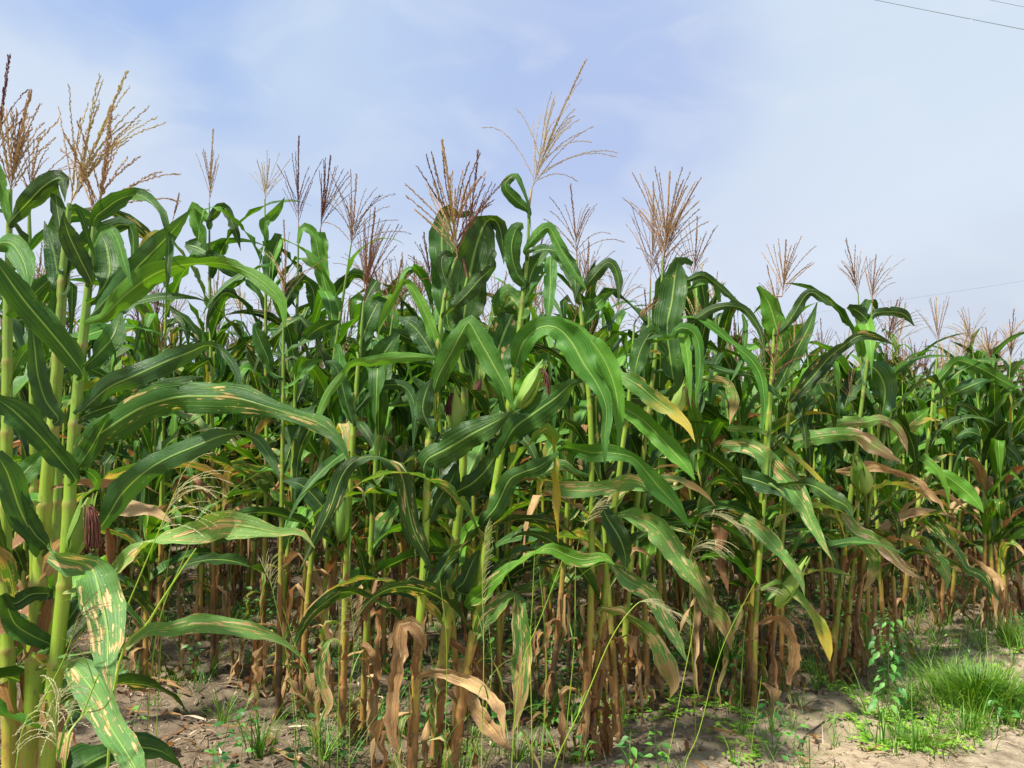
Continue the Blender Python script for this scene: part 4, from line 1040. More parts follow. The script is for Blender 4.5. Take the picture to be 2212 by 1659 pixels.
hero('corn stalk left of centre with a dense dark red tassel leaning right', 4.5,
     [(640, 1490), (655, 1300), (668, 1100), (678, 900), (688, 700), (692, 500)], 0.015, 0.007,
     T_((692, 495), (722, 340), 18, 0.42, 'tas_purple', droop=0, brl=0.85, fat=1.2),
     [('A', 'light', [(2040, 1330, 60), (2035, 1250, 80), (2030, 1150, 80)], 0)],
     auto=(0.0, 0.85, 1.0), plane=0.2, dmid=.1)
hero('corn stalk with open brown tassel hanging in front of the left skyline', 3.9,
     [(600, 1540), (605, 1300), (610, 1000), (612, 800), (612, 660)], 0.015, 0.007,
     T_((613, 655), (625, 480), 12, 0.85, 'tas_brown', brl=0.8),
     [('K', 'green', [(510, 1080, 20), (600, 1000, 100), (740, 880, 160), (870, 820, 130), (1000, 790, 40)], -.05),
      ('K', 'green', [(230, 1345, 50), (200, 1200, 150), (110, 1000, 160), (60, 850, 110), (110, 800, 60)], -.05),
      ('K', 'light', [(520, 1460, 10), (600, 1330, 110), (700, 1240, 100), (800, 1210, 40)], 0)],
     auto=(0.0, 0.6, 1.0), plane=0.6)

# ------------------------------------------------------------------ the rest of the field
def proto_plant(seed, lod=False):
    rng = random.Random(seed)
    H = rng.uniform(1.95, 2.35)
    lean = rng.uniform(-.06, .16); la = rng.uniform(-.5, .9)
    base = Vector((0, 0, 0))
    pts = [Vector((lean * math.cos(la) * t * t * H * .5, lean * math.sin(la) * t * t * H * .5, H * t)) for t in (0, .25, .5, .75, 1)]
    root = empty('corn_plant', (0, 0, 0))
    mb, f, tot, nodes = stalk_mesh(pts, rng.uniform(.013, .017), .006, rng.uniform(.13, .17), 6 if lod else 8)
    mb.build('stalk', M['fresh' if seed % 2 else 'stalk'], root)
    k = rng.randint(0, 1); plane = rng.uniform(0, 3.14); shift = rng.uniform(-.09, .09)
    joined = {}
    for nh in nodes:
        t = nh / tot
        if t > 0.97 or t < .05: continue
        k += 1
        az = plane + (math.pi if k % 2 else 0) + rng.uniform(-.6, .6)
        b = f(nh + .01)
        t = t + shift if t < .7 else t
        for az in ([az] if rng.random() < .58 or not .25 < t < .88 else [az, az + rng.uniform(1.2, 4.5)]):
            if lod:
                key = 'dry' if t < .26 else 'green'
                m_ = joined.setdefault(key, MB())
                make_leaf_part(root, b, az, t, rng, KINDS, 1.0, (0, 0), True, m_)
            else:
                make_leaf_part(root, b, az, t, rng, KINDS, 1.0, (0, 0), True)
    if lod:
        if 'green' in joined: joined['green'].build('foliage', M[rng.choice(['green', 'green', 'spot', 'blue'])], root)
        if 'dry' in joined: joined['dry'].build('dry_foliage', M['dry'], root)
    sheaths(root, f, tot, nodes, .015, rng, (0, 0, 0), .42, 0 if lod else 2)
    top = f(tot)
    tip = top + Vector((rng.uniform(-.04, .10), rng.uniform(-.05, .05), rng.uniform(.26, .38)))
    tassel(top - Vector((0, 0, .02)), tip, rng.randint(13, 24), rng.uniform(.4, 1.0), rng, droop=rng.uniform(-.1, .5), brl=rng.uniform(.65, .95), step=0.009 if not lod else 0.014, fat=1.25 if not lod else 1.6).build('tassel', M[rng.choice(['tas_brown', 'tas_brown', 'tas_purple', 'tas_tan'])], root)
    if rng.random() < .5 and not lod:
        hh = tot * rng.uniform(.42, .52); a = rng.uniform(0, 6.28)
        o = Vector((math.cos(a) * .35, math.sin(a) * .35, 1)).normalized()
        hb, sk = ear(f(hh) + Vector((o.x, o.y, 0)) * .04, o, .22, .026, rng, .06)
        e = hb.build('ear', M['husk'], root); sk.build('silk', M['silk'], e)
    return root
def copy_tree(o, parent=None):
    c = o.copy(); COL.objects.link(c)
    if parent: c.parent = parent
    for ch in CH.get(o.name, ()): copy_tree(ch, c)
    return c
CH = {}

rng = random.Random(7)
A_ = Vector((.80, .66, 0)).normalized() * 0.84
B_ = Vector((-.60, .75, 0)).normalized() * 0.74
heads = [(o.location.x, o.location.y) for o in COL.objects if o.type == 'EMPTY' and o.name.startswith('corn_plant')]
spots = []
O = Vector((-.29, 3.1, 0))
for i in range(-10, 30):
    for j in range(0, 26):
        c = O + A_ * i + B_ * j + Vector((rng.uniform(-.16, .16), rng.uniform(-.16, .16), 0))
        if c.y < 1.2: continue
        if infield(c.x, c.y) < -0.12: continue
        for k in range(rng.choice((3, 3, 4))):
            x = c.x + rng.uniform(-.17, .17); y = c.y + rng.uniform(-.17, .17)
            if y < 2.2: continue
            if abs(x / y) > 0.72: continue
            if min(math.hypot(x - hx, y - hy) for hx, hy in heads) < 0.22: continue
            # leave the open floor between the left foreground plants and the clump behind them
            px = 1106 + x / y * F
            if y < 4.05 and 190 < px < 690: continue
            if y < 3.9 and px < 190 and y > 3.2 and rng.random() < .5: continue
            if y < 3.5 and 700 < px < 1230: continue
            spots.append((math.hypot(x, y), x, y))
spots.sort()
NEARN, MIDN = 130, 266
near_s, mid_s, far_s = spots[:NEARN], spots[NEARN:MIDN], spots[MIDN:]
far_s = [s for s in far_s if s[0] < 19]
NP, NPL = 12, 8
protos = [proto_plant(100 + i) for i in range(NP)]
protol = [proto_plant(300 + i, True) for i in range(NPL)]
for o in list(COL.objects):
    if o.parent: CH.setdefault(o.parent.name, []).append(o)
LAB_N = [('corn stalk in the second rank behind the left clumps, brown at the foot', 'corn stalks behind the left clumps'),
         ('corn stalk packed behind the centre clump of the front row', 'corn stalks behind the centre clump'),
         ('corn stalk crowded behind the front rows on the right side', 'corn stalks behind the right front rows')]
LAB_M = [('distant corn stalk deep in the left part of the field, only its top showing', 'corn stalks deep in the field at left'),
         ('distant corn stalk deep in the middle of the field, only its top showing', 'corn stalks deep in the field in the middle'),
         ('distant corn stalk deep in the right part of the field near the skyline', 'corn stalks deep in the field at right')]
LANDMARK = ['the far-left stalk with the swept tan tassel', 'the left stalk with the rust-spotted arching leaf', 'the left-edge stalk with the dense brown tassel', 'the leftmost half-hidden stalk', 'the thick low left stalk',
            'the left stalk with the faded tassel', 'the slim stalk with the narrow tassel', 'the centre stalk with the purple brown tassel', 'the centre stalk with the ear', 'the tallest centre stalk', 'the stalk with the yellow-green arching leaf',
            'the leaning stalk with the blotched leaf', 'the stalk under the dense reddish tassels', 'the stalk with the bushy tan tassel', 'the slender inclined stalk', 'the stalk with the wind-bent leaf', 'the short stalk with the wide purple tassel',
            'the stalk beside the pale green ear', 'the stalk in pale withered sheaths', 'the stalk with the small pale tassel', 'the front right stalk leaning left', 'the single stalk behind the leafy weed', 'the right stalk with the curved dry leaf',
            'the right stalk with the drooping tassel', 'the hairy-tasselled stalk', 'the thin stalk with small tassel', 'the stalk with the neat fan tassel', 'the stalk with the pale green tassel', 'the stalk with the tall spiked tassel', 'the stalk with the dark red tassel', 'the stalk with the hanging open tassel']
ORD = ['nearest', 'second', 'third', 'fourth', 'fifth', 'sixth', 'seventh', 'eighth', 'ninth', 'tenth', 'eleventh', 'twelfth', 'thirteenth', 'fourteenth', 'fifteenth', 'sixteenth']
TAS = {}
def place(plist, slist, labs, single=False):
    used = set(); count = {}
    for n, (dist, x, y) in enumerate(slist):
        i = n % len(plist)
        pr = plist[i]
        o = pr if i not in used else copy_tree(pr)
        used.add(i)
        o.location = (x, y, gz(x, y))
        o.rotation_euler = (rng.gauss(0, .035), rng.gauss(0.01, .035), rng.uniform(0, 6.28))
        s = rng.uniform(.9, 1.12) * (0.98 if x / y > .25 else 1.0)
        if dist < 4.2: s *= .93
        o.scale = (s, s, s)
        px = x / y
        l, g = labs[0 if px < -.16 else (1 if px < .16 else 2)]
        if single:
            cand = [(abs(hx / hy - px), k) for k, (hx, hy) in enumerate(heads[:len(LANDMARK)]) if math.hypot(hx, hy) < dist] or [(0, 0)]
            k = min(cand)[1]; q = count.get(k, 0); count[k] = q + 1
            tn = [c.data.materials[0].name for c in CH[pr.name] if c.name.startswith('tassel')][0].split('_')[0]
            l = '%s-tasselled corn stalk, %s one behind %s' % (tn, ORD[min(q, 15)], LANDMARK[k])
        tag(o, l, 'corn plant', g)
place(protos, near_s, LAB_N, True)
place(protol, mid_s, LAB_M)
# everything farther, as one mass
def far_mass():
    acc_v, acc_f, acc_uv, acc_r, mi = [], [], [], [], []
    mats = []; base = 0
    parts = []
    for p in protol: parts.append([(c.data, c.data.materials[0]) for c in CH[p.name]])
    cache = {}
    for pl in parts:
        for me, mt in pl:
            v = np.empty(len(me.vertices) * 3); me.vertices.foreach_get('co', v)
            li = np.empty(len(me.loops), dtype=np.int32); me.loops.foreach_get('vertex_index', li)
            ls = np.empty(len(me.polygons), dtype=np.int32); me.polygons.foreach_get('loop_start', ls)
            lt = np.empty(len(me.polygons), dtype=np.int32); me.polygons.foreach_get('loop_total', lt)
            uv = np.empty(len(me.loops) * 2, dtype=np.float32); me.uv_layers[0].data.foreach_get('uv', uv)
            cache[me.name] = (v.reshape(-1, 3), li, ls, lt, uv)
            if mt not in mats: mats.append(mt)
    Vs, LI, LS, LT, UVs, RD, MI = [], [], [], [], [], [], []
    nv = nl = 0
    for n, (dist, x, y) in enumerate(far_s):
        a = rng.uniform(0, 6.28); s = rng.uniform(.9, 1.15); z = gz(x, y); ca, sa = math.cos(a) * s, math.sin(a) * s
        r_ = rng.random()
        for me, mt in parts[n % len(parts)]:
            v, li, ls, lt, uv = cache[me.name]
            V = np.stack([v[:, 0] * ca - v[:, 1] * sa + x, v[:, 0] * sa + v[:, 1] * ca + y, v[:, 2] * s + z], 1)
            Vs.append(V); LI.append(li + nv); LS.append(ls + nl); LT.append(lt); UVs.append(uv)
            RD.append(np.full(len(v), r_)); MI.append(np.full(len(ls), mats.index(mt)))
            nv += len(v); nl += len(li)
    me = bpy.data.meshes.new('corn_field')
    me.vertices.add(nv); me.vertices.foreach_set('co', np.concatenate(Vs).ravel())
    me.loops.add(nl); me.loops.foreach_set('vertex_index', np.concatenate(LI).astype(np.int32))
    ls = np.concatenate(LS).astype(np.int32)
    me.polygons.add(len(ls)); me.polygons.foreach_set('loop_start', ls); me.polygons.foreach_set('loop_total', np.concatenate(LT).astype(np.int32))
    me.polygons.foreach_set('material_index', np.concatenate(MI).astype(np.int32))
    u = me.uv_layers.new(name='UVMap'); u.data.foreach_set('uv', np.concatenate(UVs))
    me.attributes.new('rnd', 'FLOAT', 'POINT').data.foreach_set('value', np.concatenate(RD).astype(np.float32))
    for m in mats: me.materials.append(m)
    me.update(calc_edges=True)
    me.polygons.foreach_set('use_smooth', [True] * len(ls))
    o = bpy.data.objects.new('distant_corn', me); COL.objects.link(o)
    tag(o, 'far rows of corn merging into one green mass behind the field', 'corn', kind='stuff')
if far_s: far_mass()
print('spots', len(spots), 'heroes', len(heads), 'far', len(far_s), 'maxd', spots[-1][0], mid_s[-1][0] if mid_s else 0)

# ------------------------------------------------------------------ ground and path
def axis(lo, hi, step, far, g=1.25):
    a = [lo]; s = step
    while a[0] > -far: s *= g; a.insert(0, a[0] - s)
    b = list(np.arange(lo + step, hi, step)); a += b; s = step
    while a[-1] < far: s *= g; a.append(a[-1] + s)
    return a
xs = axis(-4.2, 6.2, 0.03, 420); ys = axis(1.2, 9.5, 0.03, 420)
gm = MB(); P = []; U = []; FL = []
Z0 = {}
rows = []
for y in ys:
    row = []
    for x in xs:
        near = -4.5 < x < 6.5 and 1.0 < y < 10
        row.append((x, y, gz(x, y, near)))
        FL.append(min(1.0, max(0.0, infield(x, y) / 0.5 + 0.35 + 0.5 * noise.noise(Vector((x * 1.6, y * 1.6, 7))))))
    rows.append(row)
gm.grid(rows, [[(0, 0)] * len(xs)] * len(ys))
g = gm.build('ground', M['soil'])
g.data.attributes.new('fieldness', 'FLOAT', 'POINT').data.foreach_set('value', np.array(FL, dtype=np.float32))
tag(g, kind='structure')
# sandy path: sheet just above the soil, edge wandering
pm_ = MB(); rows = []; UVr = []
for a in np.linspace(-1.0, 14, 260):
    r_ = []
    for b in np.linspace(0, 2.4, 50):
        # along direction (.83,.56), across (.56,-.83)
        ed = 0.22 + 0.10 * noise.noise(Vector((a * 1.2, 0, 5))) + 0.05 * noise.noise(Vector((a * 6, 2, 5)))
        bb = ed + b
        x = 1.62 + a * .83 + bb * .56; y = 3.3 + a * .56 - bb * .83
        r_.append((x, y, gz(x, y, True) + 0.006 - 0.012 * max(0, 1 - b / 0.15) + 0.004 * noise.noise(Vector((x * 9, y * 9, 0)))))
    rows.append(r_); UVr.append([(0, 0)] * 50)
pm_.grid(rows, UVr)
pt = pm_.build('path', M['path']); tag(pt, kind='structure')

# ------------------------------------------------------------------ litter, grass, weeds
def rgz(x, y): return gz(x, y, True)
rng = random.Random(21)
def scatter(n, fn, ylo=1.6, yhi=9.5):
    """points on the ground in view, density falling with distance"""
    k = 0
    while k < n:
        y = ylo + (yhi - ylo) * rng.random() ** 1.3
        x = rng.uniform(-.72, .72) * y
        if rng.random() > fn(x, y): continue
        k += 1
        yield x, y
lit = MB()
for x, y in scatter(7500, lambda x, y: 0.12 if pathmask(x, y) > .5 else (1.0 if infield(x, y) > -.1 else .45)):
    z = rgz(x, y) + 0.004; a = rng.uniform(0, 6.28); L = rng.choice((.015, .03, .05, .08, .14)) * rng.uniform(.7, 1.3); r_ = rng.random()
    if rng.random() < .72:
        w = rng.uniform(.0008, .0022); P = []
        for i in range(5):
            a += rng.uniform(-.35, .35)
            P.append(Vector((x, y, z + rng.uniform(0, .012)))); x += math.cos(a) * L / 4; y += math.sin(a) * L / 4
        lit.tube(P, w, 3, r_)
    else:
        C = []; S = []; N = []; Wl = []; tl = rng.uniform(-.5, .5)
        for i in range(6):
            v = i / 5
            C.append(Vector((x + math.cos(a) * L * v, y + math.sin(a) * L * v, z + .004 + rng.uniform(0, .006) + .012 * math.sin(v * 3.1))))
            S.append(Vector((-math.sin(a), math.cos(a), tl)).normalized()); N.append(Vector((0, 0, 1))); Wl.append(rng.uniform(.006, .014) * (1 - .8 * v * v))
        ribbon(lit, C, S, N, Wl, rng, ruffle=.1, fold=.5, rnd=r_, nc=4)
tag(lit.build('plant_litter', M['straw']), 'dry straw bits and broken stalk scraps strewn over the soil', 'litter', kind='stuff')
fal = MB()
for x, y in scatter(420, lambda x, y: 0.05 if pathmask(x, y) > .3 else (1.0 if infield(x, y) > .1 else .25)):
    grown_leaf(fal, (x, y, rgz(x, y) + .01), rng.uniform(0, 6.28), rng.uniform(.10, .34), rng.uniform(.012, .035), R(rng.uniform(0, 25)), R(rng.uniform(15, 40)), rng, twist=rng.uniform(-4, 4), n=9, nc=5, ruffle=.22, sway=rng.uniform(-2, 2), rnd=rng.random(), crumple=.008)
for i, v in enumerate(fal.v):
    g_ = rgz(v[0], v[1]) + .002
    if v[2] < g_: fal.v[i] = (v[0], v[1], g_)
tag(fal.build('fallen_leaves', M['dry']), 'withered corn leaves fallen on the soil under the plants', 'fallen leaves', kind='stuff')
clod = MB()
for x, y in scatter(8000, lambda x, y: 1 if pathmask(x, y) < .3 else .25, 2.0, 8):
    r = rng.choice((.003, .004, .005, .007, .010, .015)) * rng.uniform(.7, 1.3); c = Vector((x, y, rgz(x, y) + r * .3))
    P = []
    for t in range(4):
        th = math.pi * (t + .3) / 3.6; P.append([c + Vector((math.cos(p) * math.sin(th) * r * rng.uniform(.75, 1.25), math.sin(p) * math.sin(th) * r * rng.uniform(.75, 1.25), math.cos(th) * r * rng.uniform(.6, 1))) for p in [k * 1.2566 for k in range(5)]])
    clod.grid(P, [[(0, 0)] * 5] * 4, 0, True)
clo = clod.build('soil_clods', M['soil'])
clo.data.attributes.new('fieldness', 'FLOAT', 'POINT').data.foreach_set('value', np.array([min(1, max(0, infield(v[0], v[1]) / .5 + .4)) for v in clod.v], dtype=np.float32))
tag(clo, 'small crumbly clods of soil scattered on the ground', 'soil clods', kind='stuff')

def blade(mb, x, y, z, a, L, w, e0, bend, rnd, n=6):
    C = [Vector((x, y, z))]; S = []; N = []; Wl = []
    for i in range(n + 1):
        v = i / n; e = max(-1.3, e0 - bend * v ** 1.4)
        t = Vector((math.cos(e) * math.cos(a), math.cos(e) * math.sin(a), math.sin(e)))
        s = Vector((-math.sin(a), math.cos(a), 0)); S.append(s); N.append(s.cross(t)); Wl.append(w * (1 - v ** 2 * .95))
        if i < n: C.append(C[-1] + t * L / n)
    P = []; UV = []
    for i in range(n + 1):
        P.append([C[i] - S[i] * Wl[i] / 2, C[i] - N[i] * Wl[i] * .2, C[i] + S[i] * Wl[i] / 2]); UV.append([(0, i / n), (.5, i / n), (1, i / n)])
    mb.grid(P, UV, rnd)
gr = MB()
def gdens(x, y):
    f = infield(x, y)
    if pathmask(x, y) > .25: return 0.0
    nn = noise.noise(Vector((x * 1.9, y * 1.9, 11)))
    px = 1106 + x / y * F
    d = max(0, nn * 1.8 + .18)
    if px < 1500 and y > 4.4: d = max(d, min(.8, nn * 1.8 + .4))
    if px > 1500: d = max(0, nn * 1.8 + .30)
    if f < 0: d *= .3 if px < 1850 else .7
    if px < 700 and y < 4.4: d *= .25
    if px > 1850 and y > 3.5: d += .3
    return min(1, d)
for x, y in scatter(2300, gdens, 2.0, 9.5):
    z = rgz(x, y) - .004; rr = rng.random() * .6; hgt = rng.choice((.05, .09, .14, .2)) * (1.3 if x / y > .25 else 1)
    for k in range(rng.randint(4, 9)):
        blade(gr, x + rng.gauss(0, .012), y + rng.gauss(0, .012), z, rng.uniform(0, 6.28), hgt * rng.uniform(.6, 1.4), rng.uniform(.003, .0075), R(rng.uniform(45, 88)), R(rng.uniform(20, 110)), (rr + rng.random() * .3) % 1)
dg = MB()
for x, y in scatter(700, lambda x, y: gdens(x, y) * (1 if x / y > .3 else .25), 2.4, 8):
    z = rgz(x, y) - .003
    for k in range(3): blade(dg, x + rng.gauss(0, .02), y + rng.gauss(0, .02), z, rng.uniform(0, 6.28), rng.uniform(.05, .16), .0035, R(rng.uniform(15, 70)), R(rng.uniform(20, 90)), rng.random())
tag(dg.build('dead_grass', M['straw']), 'dead straw-coloured grass blades mixed into the green verge', 'dead grass', kind='stuff')
tag(gr.build('ground_grass', M['grass']), 'thin green grass sprouting between the corn stalks', 'grass', kind='stuff')

# creeping small-leaved ground weeds
cr = MB()
def wleaf(mb, p, d, nrm, L, w, rnd):
    d = d.normalized(); s = d.cross(nrm).normalized(); n = s.cross(d)
    prof = [(0, .08), (.15, .7), (.35, 1), (.6, .68), (.82, .26), (1, .01)]
    P = []; UV = []
    for t, q in prof:
        c = p + d * L * t - n * (L * .25 * t * t)
        P.append([c - s * w * q / 2 + n * w * .14 * q, c, c + s * w * q / 2 + n * w * .14 * q]); UV.append([(0, t), (.5, t), (1, t)])
    mb.grid(P, UV, rnd)
CREEP = [(1340, 1545), (1380, 1560), (1420, 1540), (1460, 1525), (1500, 1530), (1540, 1520), (1470, 1500), (1570, 1540), (1400, 1520), (1330, 1520), (1590, 1590), (1620, 1625), (1650, 1640), (1560, 1560),
         (1850, 1530), (1900, 1560), (1950, 1600), (1990, 1590), (2050, 1560), (2000, 1620), (1880, 1600), (2080, 1590), (1770, 1470), (1800, 1490), (1740, 1440), (1920, 1620), (2040, 1620), (2100, 1560), (1960, 1560),
         (2150, 1440), (2190, 1420), (1180, 1570), (1980, 1440), (2020, 1420), (2080, 1400), (1860, 1560), (1870, 1590), (1930, 1580), (1975, 1575), (2010, 1600), (2035, 1590), (2130, 1560), (1960, 1625), (1890, 1540), (1840, 1500), (2160, 1470)]
def on_ground(px, py):
    d = CAMH * F / (py - 1000)
    for _ in range(6):
        p = at(px, py, d); z = gz(p.x, p.y); d = (CAMH - z) * d / max(.05, CAMH - p.z) if CAMH - p.z > .05 else d
    p = at(px, py, d); return Vector((p.x, p.y, rgz(p.x, p.y)))
for cx, cy in CREEP:
    c = on_ground(cx, cy)
    for k in range(3):
        a = rng.uniform(0, 6.28); p = c.copy(); pts = [p.copy()]
        rr = rng.random() * .5
        for i in range(7):
            a += rng.uniform(-.5, .5); p = p + Vector((math.cos(a), math.sin(a), 0)) * .026
            p.z = rgz(p.x, p.y) + .012 + rng.uniform(0, .012); pts.append(p.copy())
            for s in (-1, 1):
                b = a + s * rng.uniform(.6, 1.4)
                wleaf(cr, p, Vector((math.cos(b), math.sin(b), rng.uniform(.1, .7))), Vector((rng.uniform(-.3, .3), rng.uniform(-.5, .1), 1)).normalized(), rng.uniform(.015, .034), rng.uniform(.011, .02), rr + rng.random() * .4)
        cr.tube(pts, .0013, 3, rr)
tag(cr.build('creeping_weeds', M['creeper']), 'bright green small-leaved weeds creeping over the bare soil', 'weeds', kind='stuff')

def grass_tuft(px, py, n, hgt, rad, label, group=None, wd=.004, spread=.6, name='grass_tuft'):
    c = on_ground(px, py); mb = MB()
    for k in range(n):
        a = rng.uniform(0, 6.28); r = abs(rng.gauss(0, rad)); x, y = r * math.cos(a), r * math.sin(a)
        o = a + rng.uniform(-.6, .6)
        blade(mb, x, y, rgz(c.x + x, c.y + y) - c.z - .003, o, hgt * rng.uniform(.45, 1.25), wd * rng.uniform(.6, 1.3), R(rng.uniform(88 - 70 * spread, 88)), R(rng.uniform(10, 95)), rng.random(), 7)
    o = mb.build(name, M['grass']); o.location = c
    tag(o, label, 'grass tuft', group)
grass_tuft(2110, 1520, 1700, .20, .17, 'large dark green grass tuft beside the path at lower right', wd=.0075)
grass_tuft(2180, 1400, 260, .25, .05, 'upright bright grass tuft at the right picture edge', spread=.35)
grass_tuft(1985, 1615, 620, .10, .10, 'low mat of short grass below the leafy weed', wd=.0035)
grass_tuft(2080, 1590, 160, .14, .07, 'sparse grass tuft at the edge of the sandy path')
grass_tuft(1960, 1530, 200, .17, .09, 'loose grass tuft just right of the leafy weed stem')
grass_tuft(1560, 1450, 110, .26, .07, 'grass tuft under the drooping brown leaves right of centre', wd=.006)
grass_tuft(1545, 1440, 60, .32, .05, 'tall thin grass tuft between the two right-hand clumps', wd=.006)
grass_tuft(700, 1640, 90, .22, .08, 'grass tuft at the bottom left of the centre clump', wd=.005)
grass_tuft(560, 1640, 46, .30, .03, 'spindly grass tuft on the bare soil left of centre', wd=.006, spread=.4)
grass_tuft(480, 1560, 26, .22, .03, 'few-bladed grass sprig on the open soil at left', wd=.005, spread=.5)
grass_tuft(1120, 1650, 60, .18, .06, 'grass tuft at the foot of the centre clump on its right', wd=.005)

# knee-high weeds filling the aisles between the corn rows
aw = MB()
for x, y in scatter(330, lambda x, y: (1 if infield(x, y) > .35 else .12) * max(0, .35 + 1.6 * noise.noise(Vector((x * 1.3, y * 1.3, 40)))) * (0 if pathmask(x, y) > .2 else 1) * (.15 if y < 4.2 and x < -.6 else 1), 3.0, 9.0):
    z = rgz(x, y); H_ = rng.uniform(.08, .34); lx, ly = rng.uniform(-.25, .25), rng.uniform(-.25, .25); rr = rng.random() * .6
    P_ = [Vector((x + lx * H_ * t * t, y + ly * H_ * t * t, z + H_ * t)) for t in (0, .3, .6, 1)]
    aw.tube(P_, .0016, 3, rr)
    nl_ = int(5 + H_ * 40)
    for k in range(nl_):
        t = .2 + .8 * k / nl_; a = k * 2.4 + rng.uniform(-.4, .4); p = Vector((x + lx * H_ * t * t, y + ly * H_ * t * t, z + H_ * t))
        d = Vector((math.cos(a), math.sin(a), rng.uniform(-.5, .5))); L_ = rng.uniform(.025, .055)
        wleaf(aw, p + d * rng.uniform(.005, .03), d, Vector((rng.uniform(-.4, .4), -.5, 1)), L_, L_ * .5, rr + rng.random() * .4)
tag(aw.build('weeds_between_rows', M['weed']), 'leafy green weeds growing in the aisles between the corn rows', 'weeds', kind='stuff')

# leafy weed with opposite leaves
def leafy_weed(px, py, toppx, toppy, nn, size, label, name='leafy_weed', mat='weed'):
    c = on_ground(px, py); top = at(toppx, toppy, c.y) - c
    root = empty(name, c); tag(root, label, 'weed')
    st = MB(); bd = Vector((rng.uniform(-.02, .02), rng.uniform(-.02, .02), 0))
    pts = [top * t + bd * math.sin(t * 5) for t in [i / 10 for i in range(11)]]
    st.tube(pts, [.0035 - .0022 * i / 10 for i in range(11)], 6, .3); st.build('stem', M['stem'], root)
    lv = MB()
    for i in range(nn):
        t = .18 + .82 * i / (nn - 1); p = top * t + bd * math.sin(t * 5)
        a = i * 1.57 + rng.uniform(-.3, .3)
        for s in (0, math.pi):
            if rng.random() < .1: continue
            L = size * rng.uniform(.6, 1.15) * (1 - .35 * t); ps = rng.uniform(.02, .085)
            d = Vector((math.cos(a + s), math.sin(a + s), rng.uniform(-.7, .2)))
            q = p + d * ps; lv.tube([p, q], .0008, 3, .2)
            wleaf(lv, q, d + Vector((0, 0, -.35)), Vector((rng.uniform(-.4, .4), -.6, 1)), L, L * .52, rng.random())
            if rng.random() < .85:
                q2 = p + d * ps * .5 + Vector((0, 0, .01)); wleaf(lv, q2, d + Vector((rng.uniform(-.7, .7), rng.uniform(-.7, .7), .5)), Vector((0, 0, 1)), L * .5, L * .3, rng.random())
    lv.build('leaves', M[mat], root)
leafy_weed(1912, 1560, 1925, 1330, 34, .075, 'tall broad-leaved weed with dark stem standing at lower right')
leafy_weed(1160, 1640, 1165, 1570, 3, .05, 'small three-leaved weed seedling right of the centre clump')
leafy_weed(1265, 1640, 1200, 1590, 3, .04, 'tiny seedling weed on the sand at bottom centre')
leafy_weed(300, 1480, 310, 1430, 5, .035, 'low leafy weed on the soil behind the spotted hanging leaf')
leafy_weed(1180, 1430, 1190, 1350, 7, .05, 'dark green weed in the shade between the centre clumps')
leafy_weed(1230, 1420, 1240, 1370, 5, .045, 'leafy weed at the foot of the slender leaning stalk')
leafy_weed(735, 1650, 745, 1590, 6, .05, 'jagged-leaved weed at the bottom left of the centre clump')
leafy_weed(2060, 1500, 2075, 1370, 7, .03, 'wispy small weed at the back of the big grass tuft')
leafy_weed(380, 1545, 375, 1530, 4, .022, 'tiny herb seedling on the open soil at left')
leafy_weed(1435, 1655, 1435, 1610, 3, .03, 'little yellow-green weed on the sand at bottom right of centre', mat='creeper')

# flowering wild grass stalks with drooping heads
def wild_grass(pts, d, head, label, w=.0016, nb=14, hl=.13, droop=.9, lean=1, mat='seed', bl=2, dz=0.0):
    base = at(pts[0][0], pts[0][1], d); g_ = gz(base.x, d)
    P = [at(x, y, d + dz * i / len(pts)) for i, (x, y) in enumerate(pts)]
    root = empty('wild_grass', (P[0].x, d, g_)); tag(root, label, 'wild grass', 'flowering wild grass stalks among the corn')
    o = Vector((P[0].x, d, g_)); full = ([o] if P[0].z > g_ + .03 else []) + P
    q = [Vector(v) for v in catmull3(full)]
    mb = MB(); mb.tube(q, [w * (1.25 - .75 * i / (len(q) - 1)) for i in range(len(q))], 4, rng.random() * .5); mb.build('culm', M['culm'], root, o)
    bm = MB()
    for k in range(bl):
        i = int(len(q) * rng.uniform(.15, .6)); p = q[i]
        blade(bm, p.x, p.y, p.z, rng.uniform(0, 6.28), rng.uniform(.12, .3), .005, R(rng.uniform(40, 75)), R(rng.uniform(50, 120)), rng.random(), 8)
    if bl: bm.build('blade', M['grass'], root, o)
    if head:
        hm = MB(); n = len(q)
        for k in range(nb):
            i = n - 1 - int(k * n * head / nb * .9); i = max(2, i); p = q[i]
            dr = (q[min(n - 1, i + 1)] - q[i - 1]).normalized(); dd = (dr + Vector((rng.uniform(-.5, .5) + .4 * lean, rng.uniform(-.5, .5), rng.uniform(-.1, .4)))).normalized()
            pp = [p]
            for s in range(7):
                dd = (dd + Vector((.04 * lean, 0, -droop * .22))).normalized(); pp.append(pp[-1] + dd * hl / 7 * rng.uniform(.8, 1.1))
            branch_spikelets(hm, pp, rng, .0005, .0042, .0035, 1.0, rng.random() * .6, .1)
        hm.build('seed_head', M[mat], root, o)
wild_grass([(246, 1495), (325, 1338), (380, 1250), (424, 1184)], 1.8, 0, 'long bare yellow-green grass culm slanting across the lower left', w=.0030, bl=0)
wild_grass([(140, 1659), (180, 1540), (220, 1440), (300, 1250), (350, 1130), (380, 1060)], 1.75, .25, 'slanting grass stalk with pale drooping head in front of the left leaves', nb=16, hl=.14, w=.002)
wild_grass([(330, 1420), (400, 1200), (440, 1120), (500, 1060), (560, 1020)], 2.3, .3, 'grass stalk with thin straight green head at left centre', nb=14, hl=.12, droop=.1, w=.0016, mat='grass')
wild_grass([(350, 1350), (380, 1100), (400, 960), (430, 930), (460, 925)], 2.6, .3, 'grass stalk with feathery pale head below the rust-spotted leaf', nb=14, hl=.12)
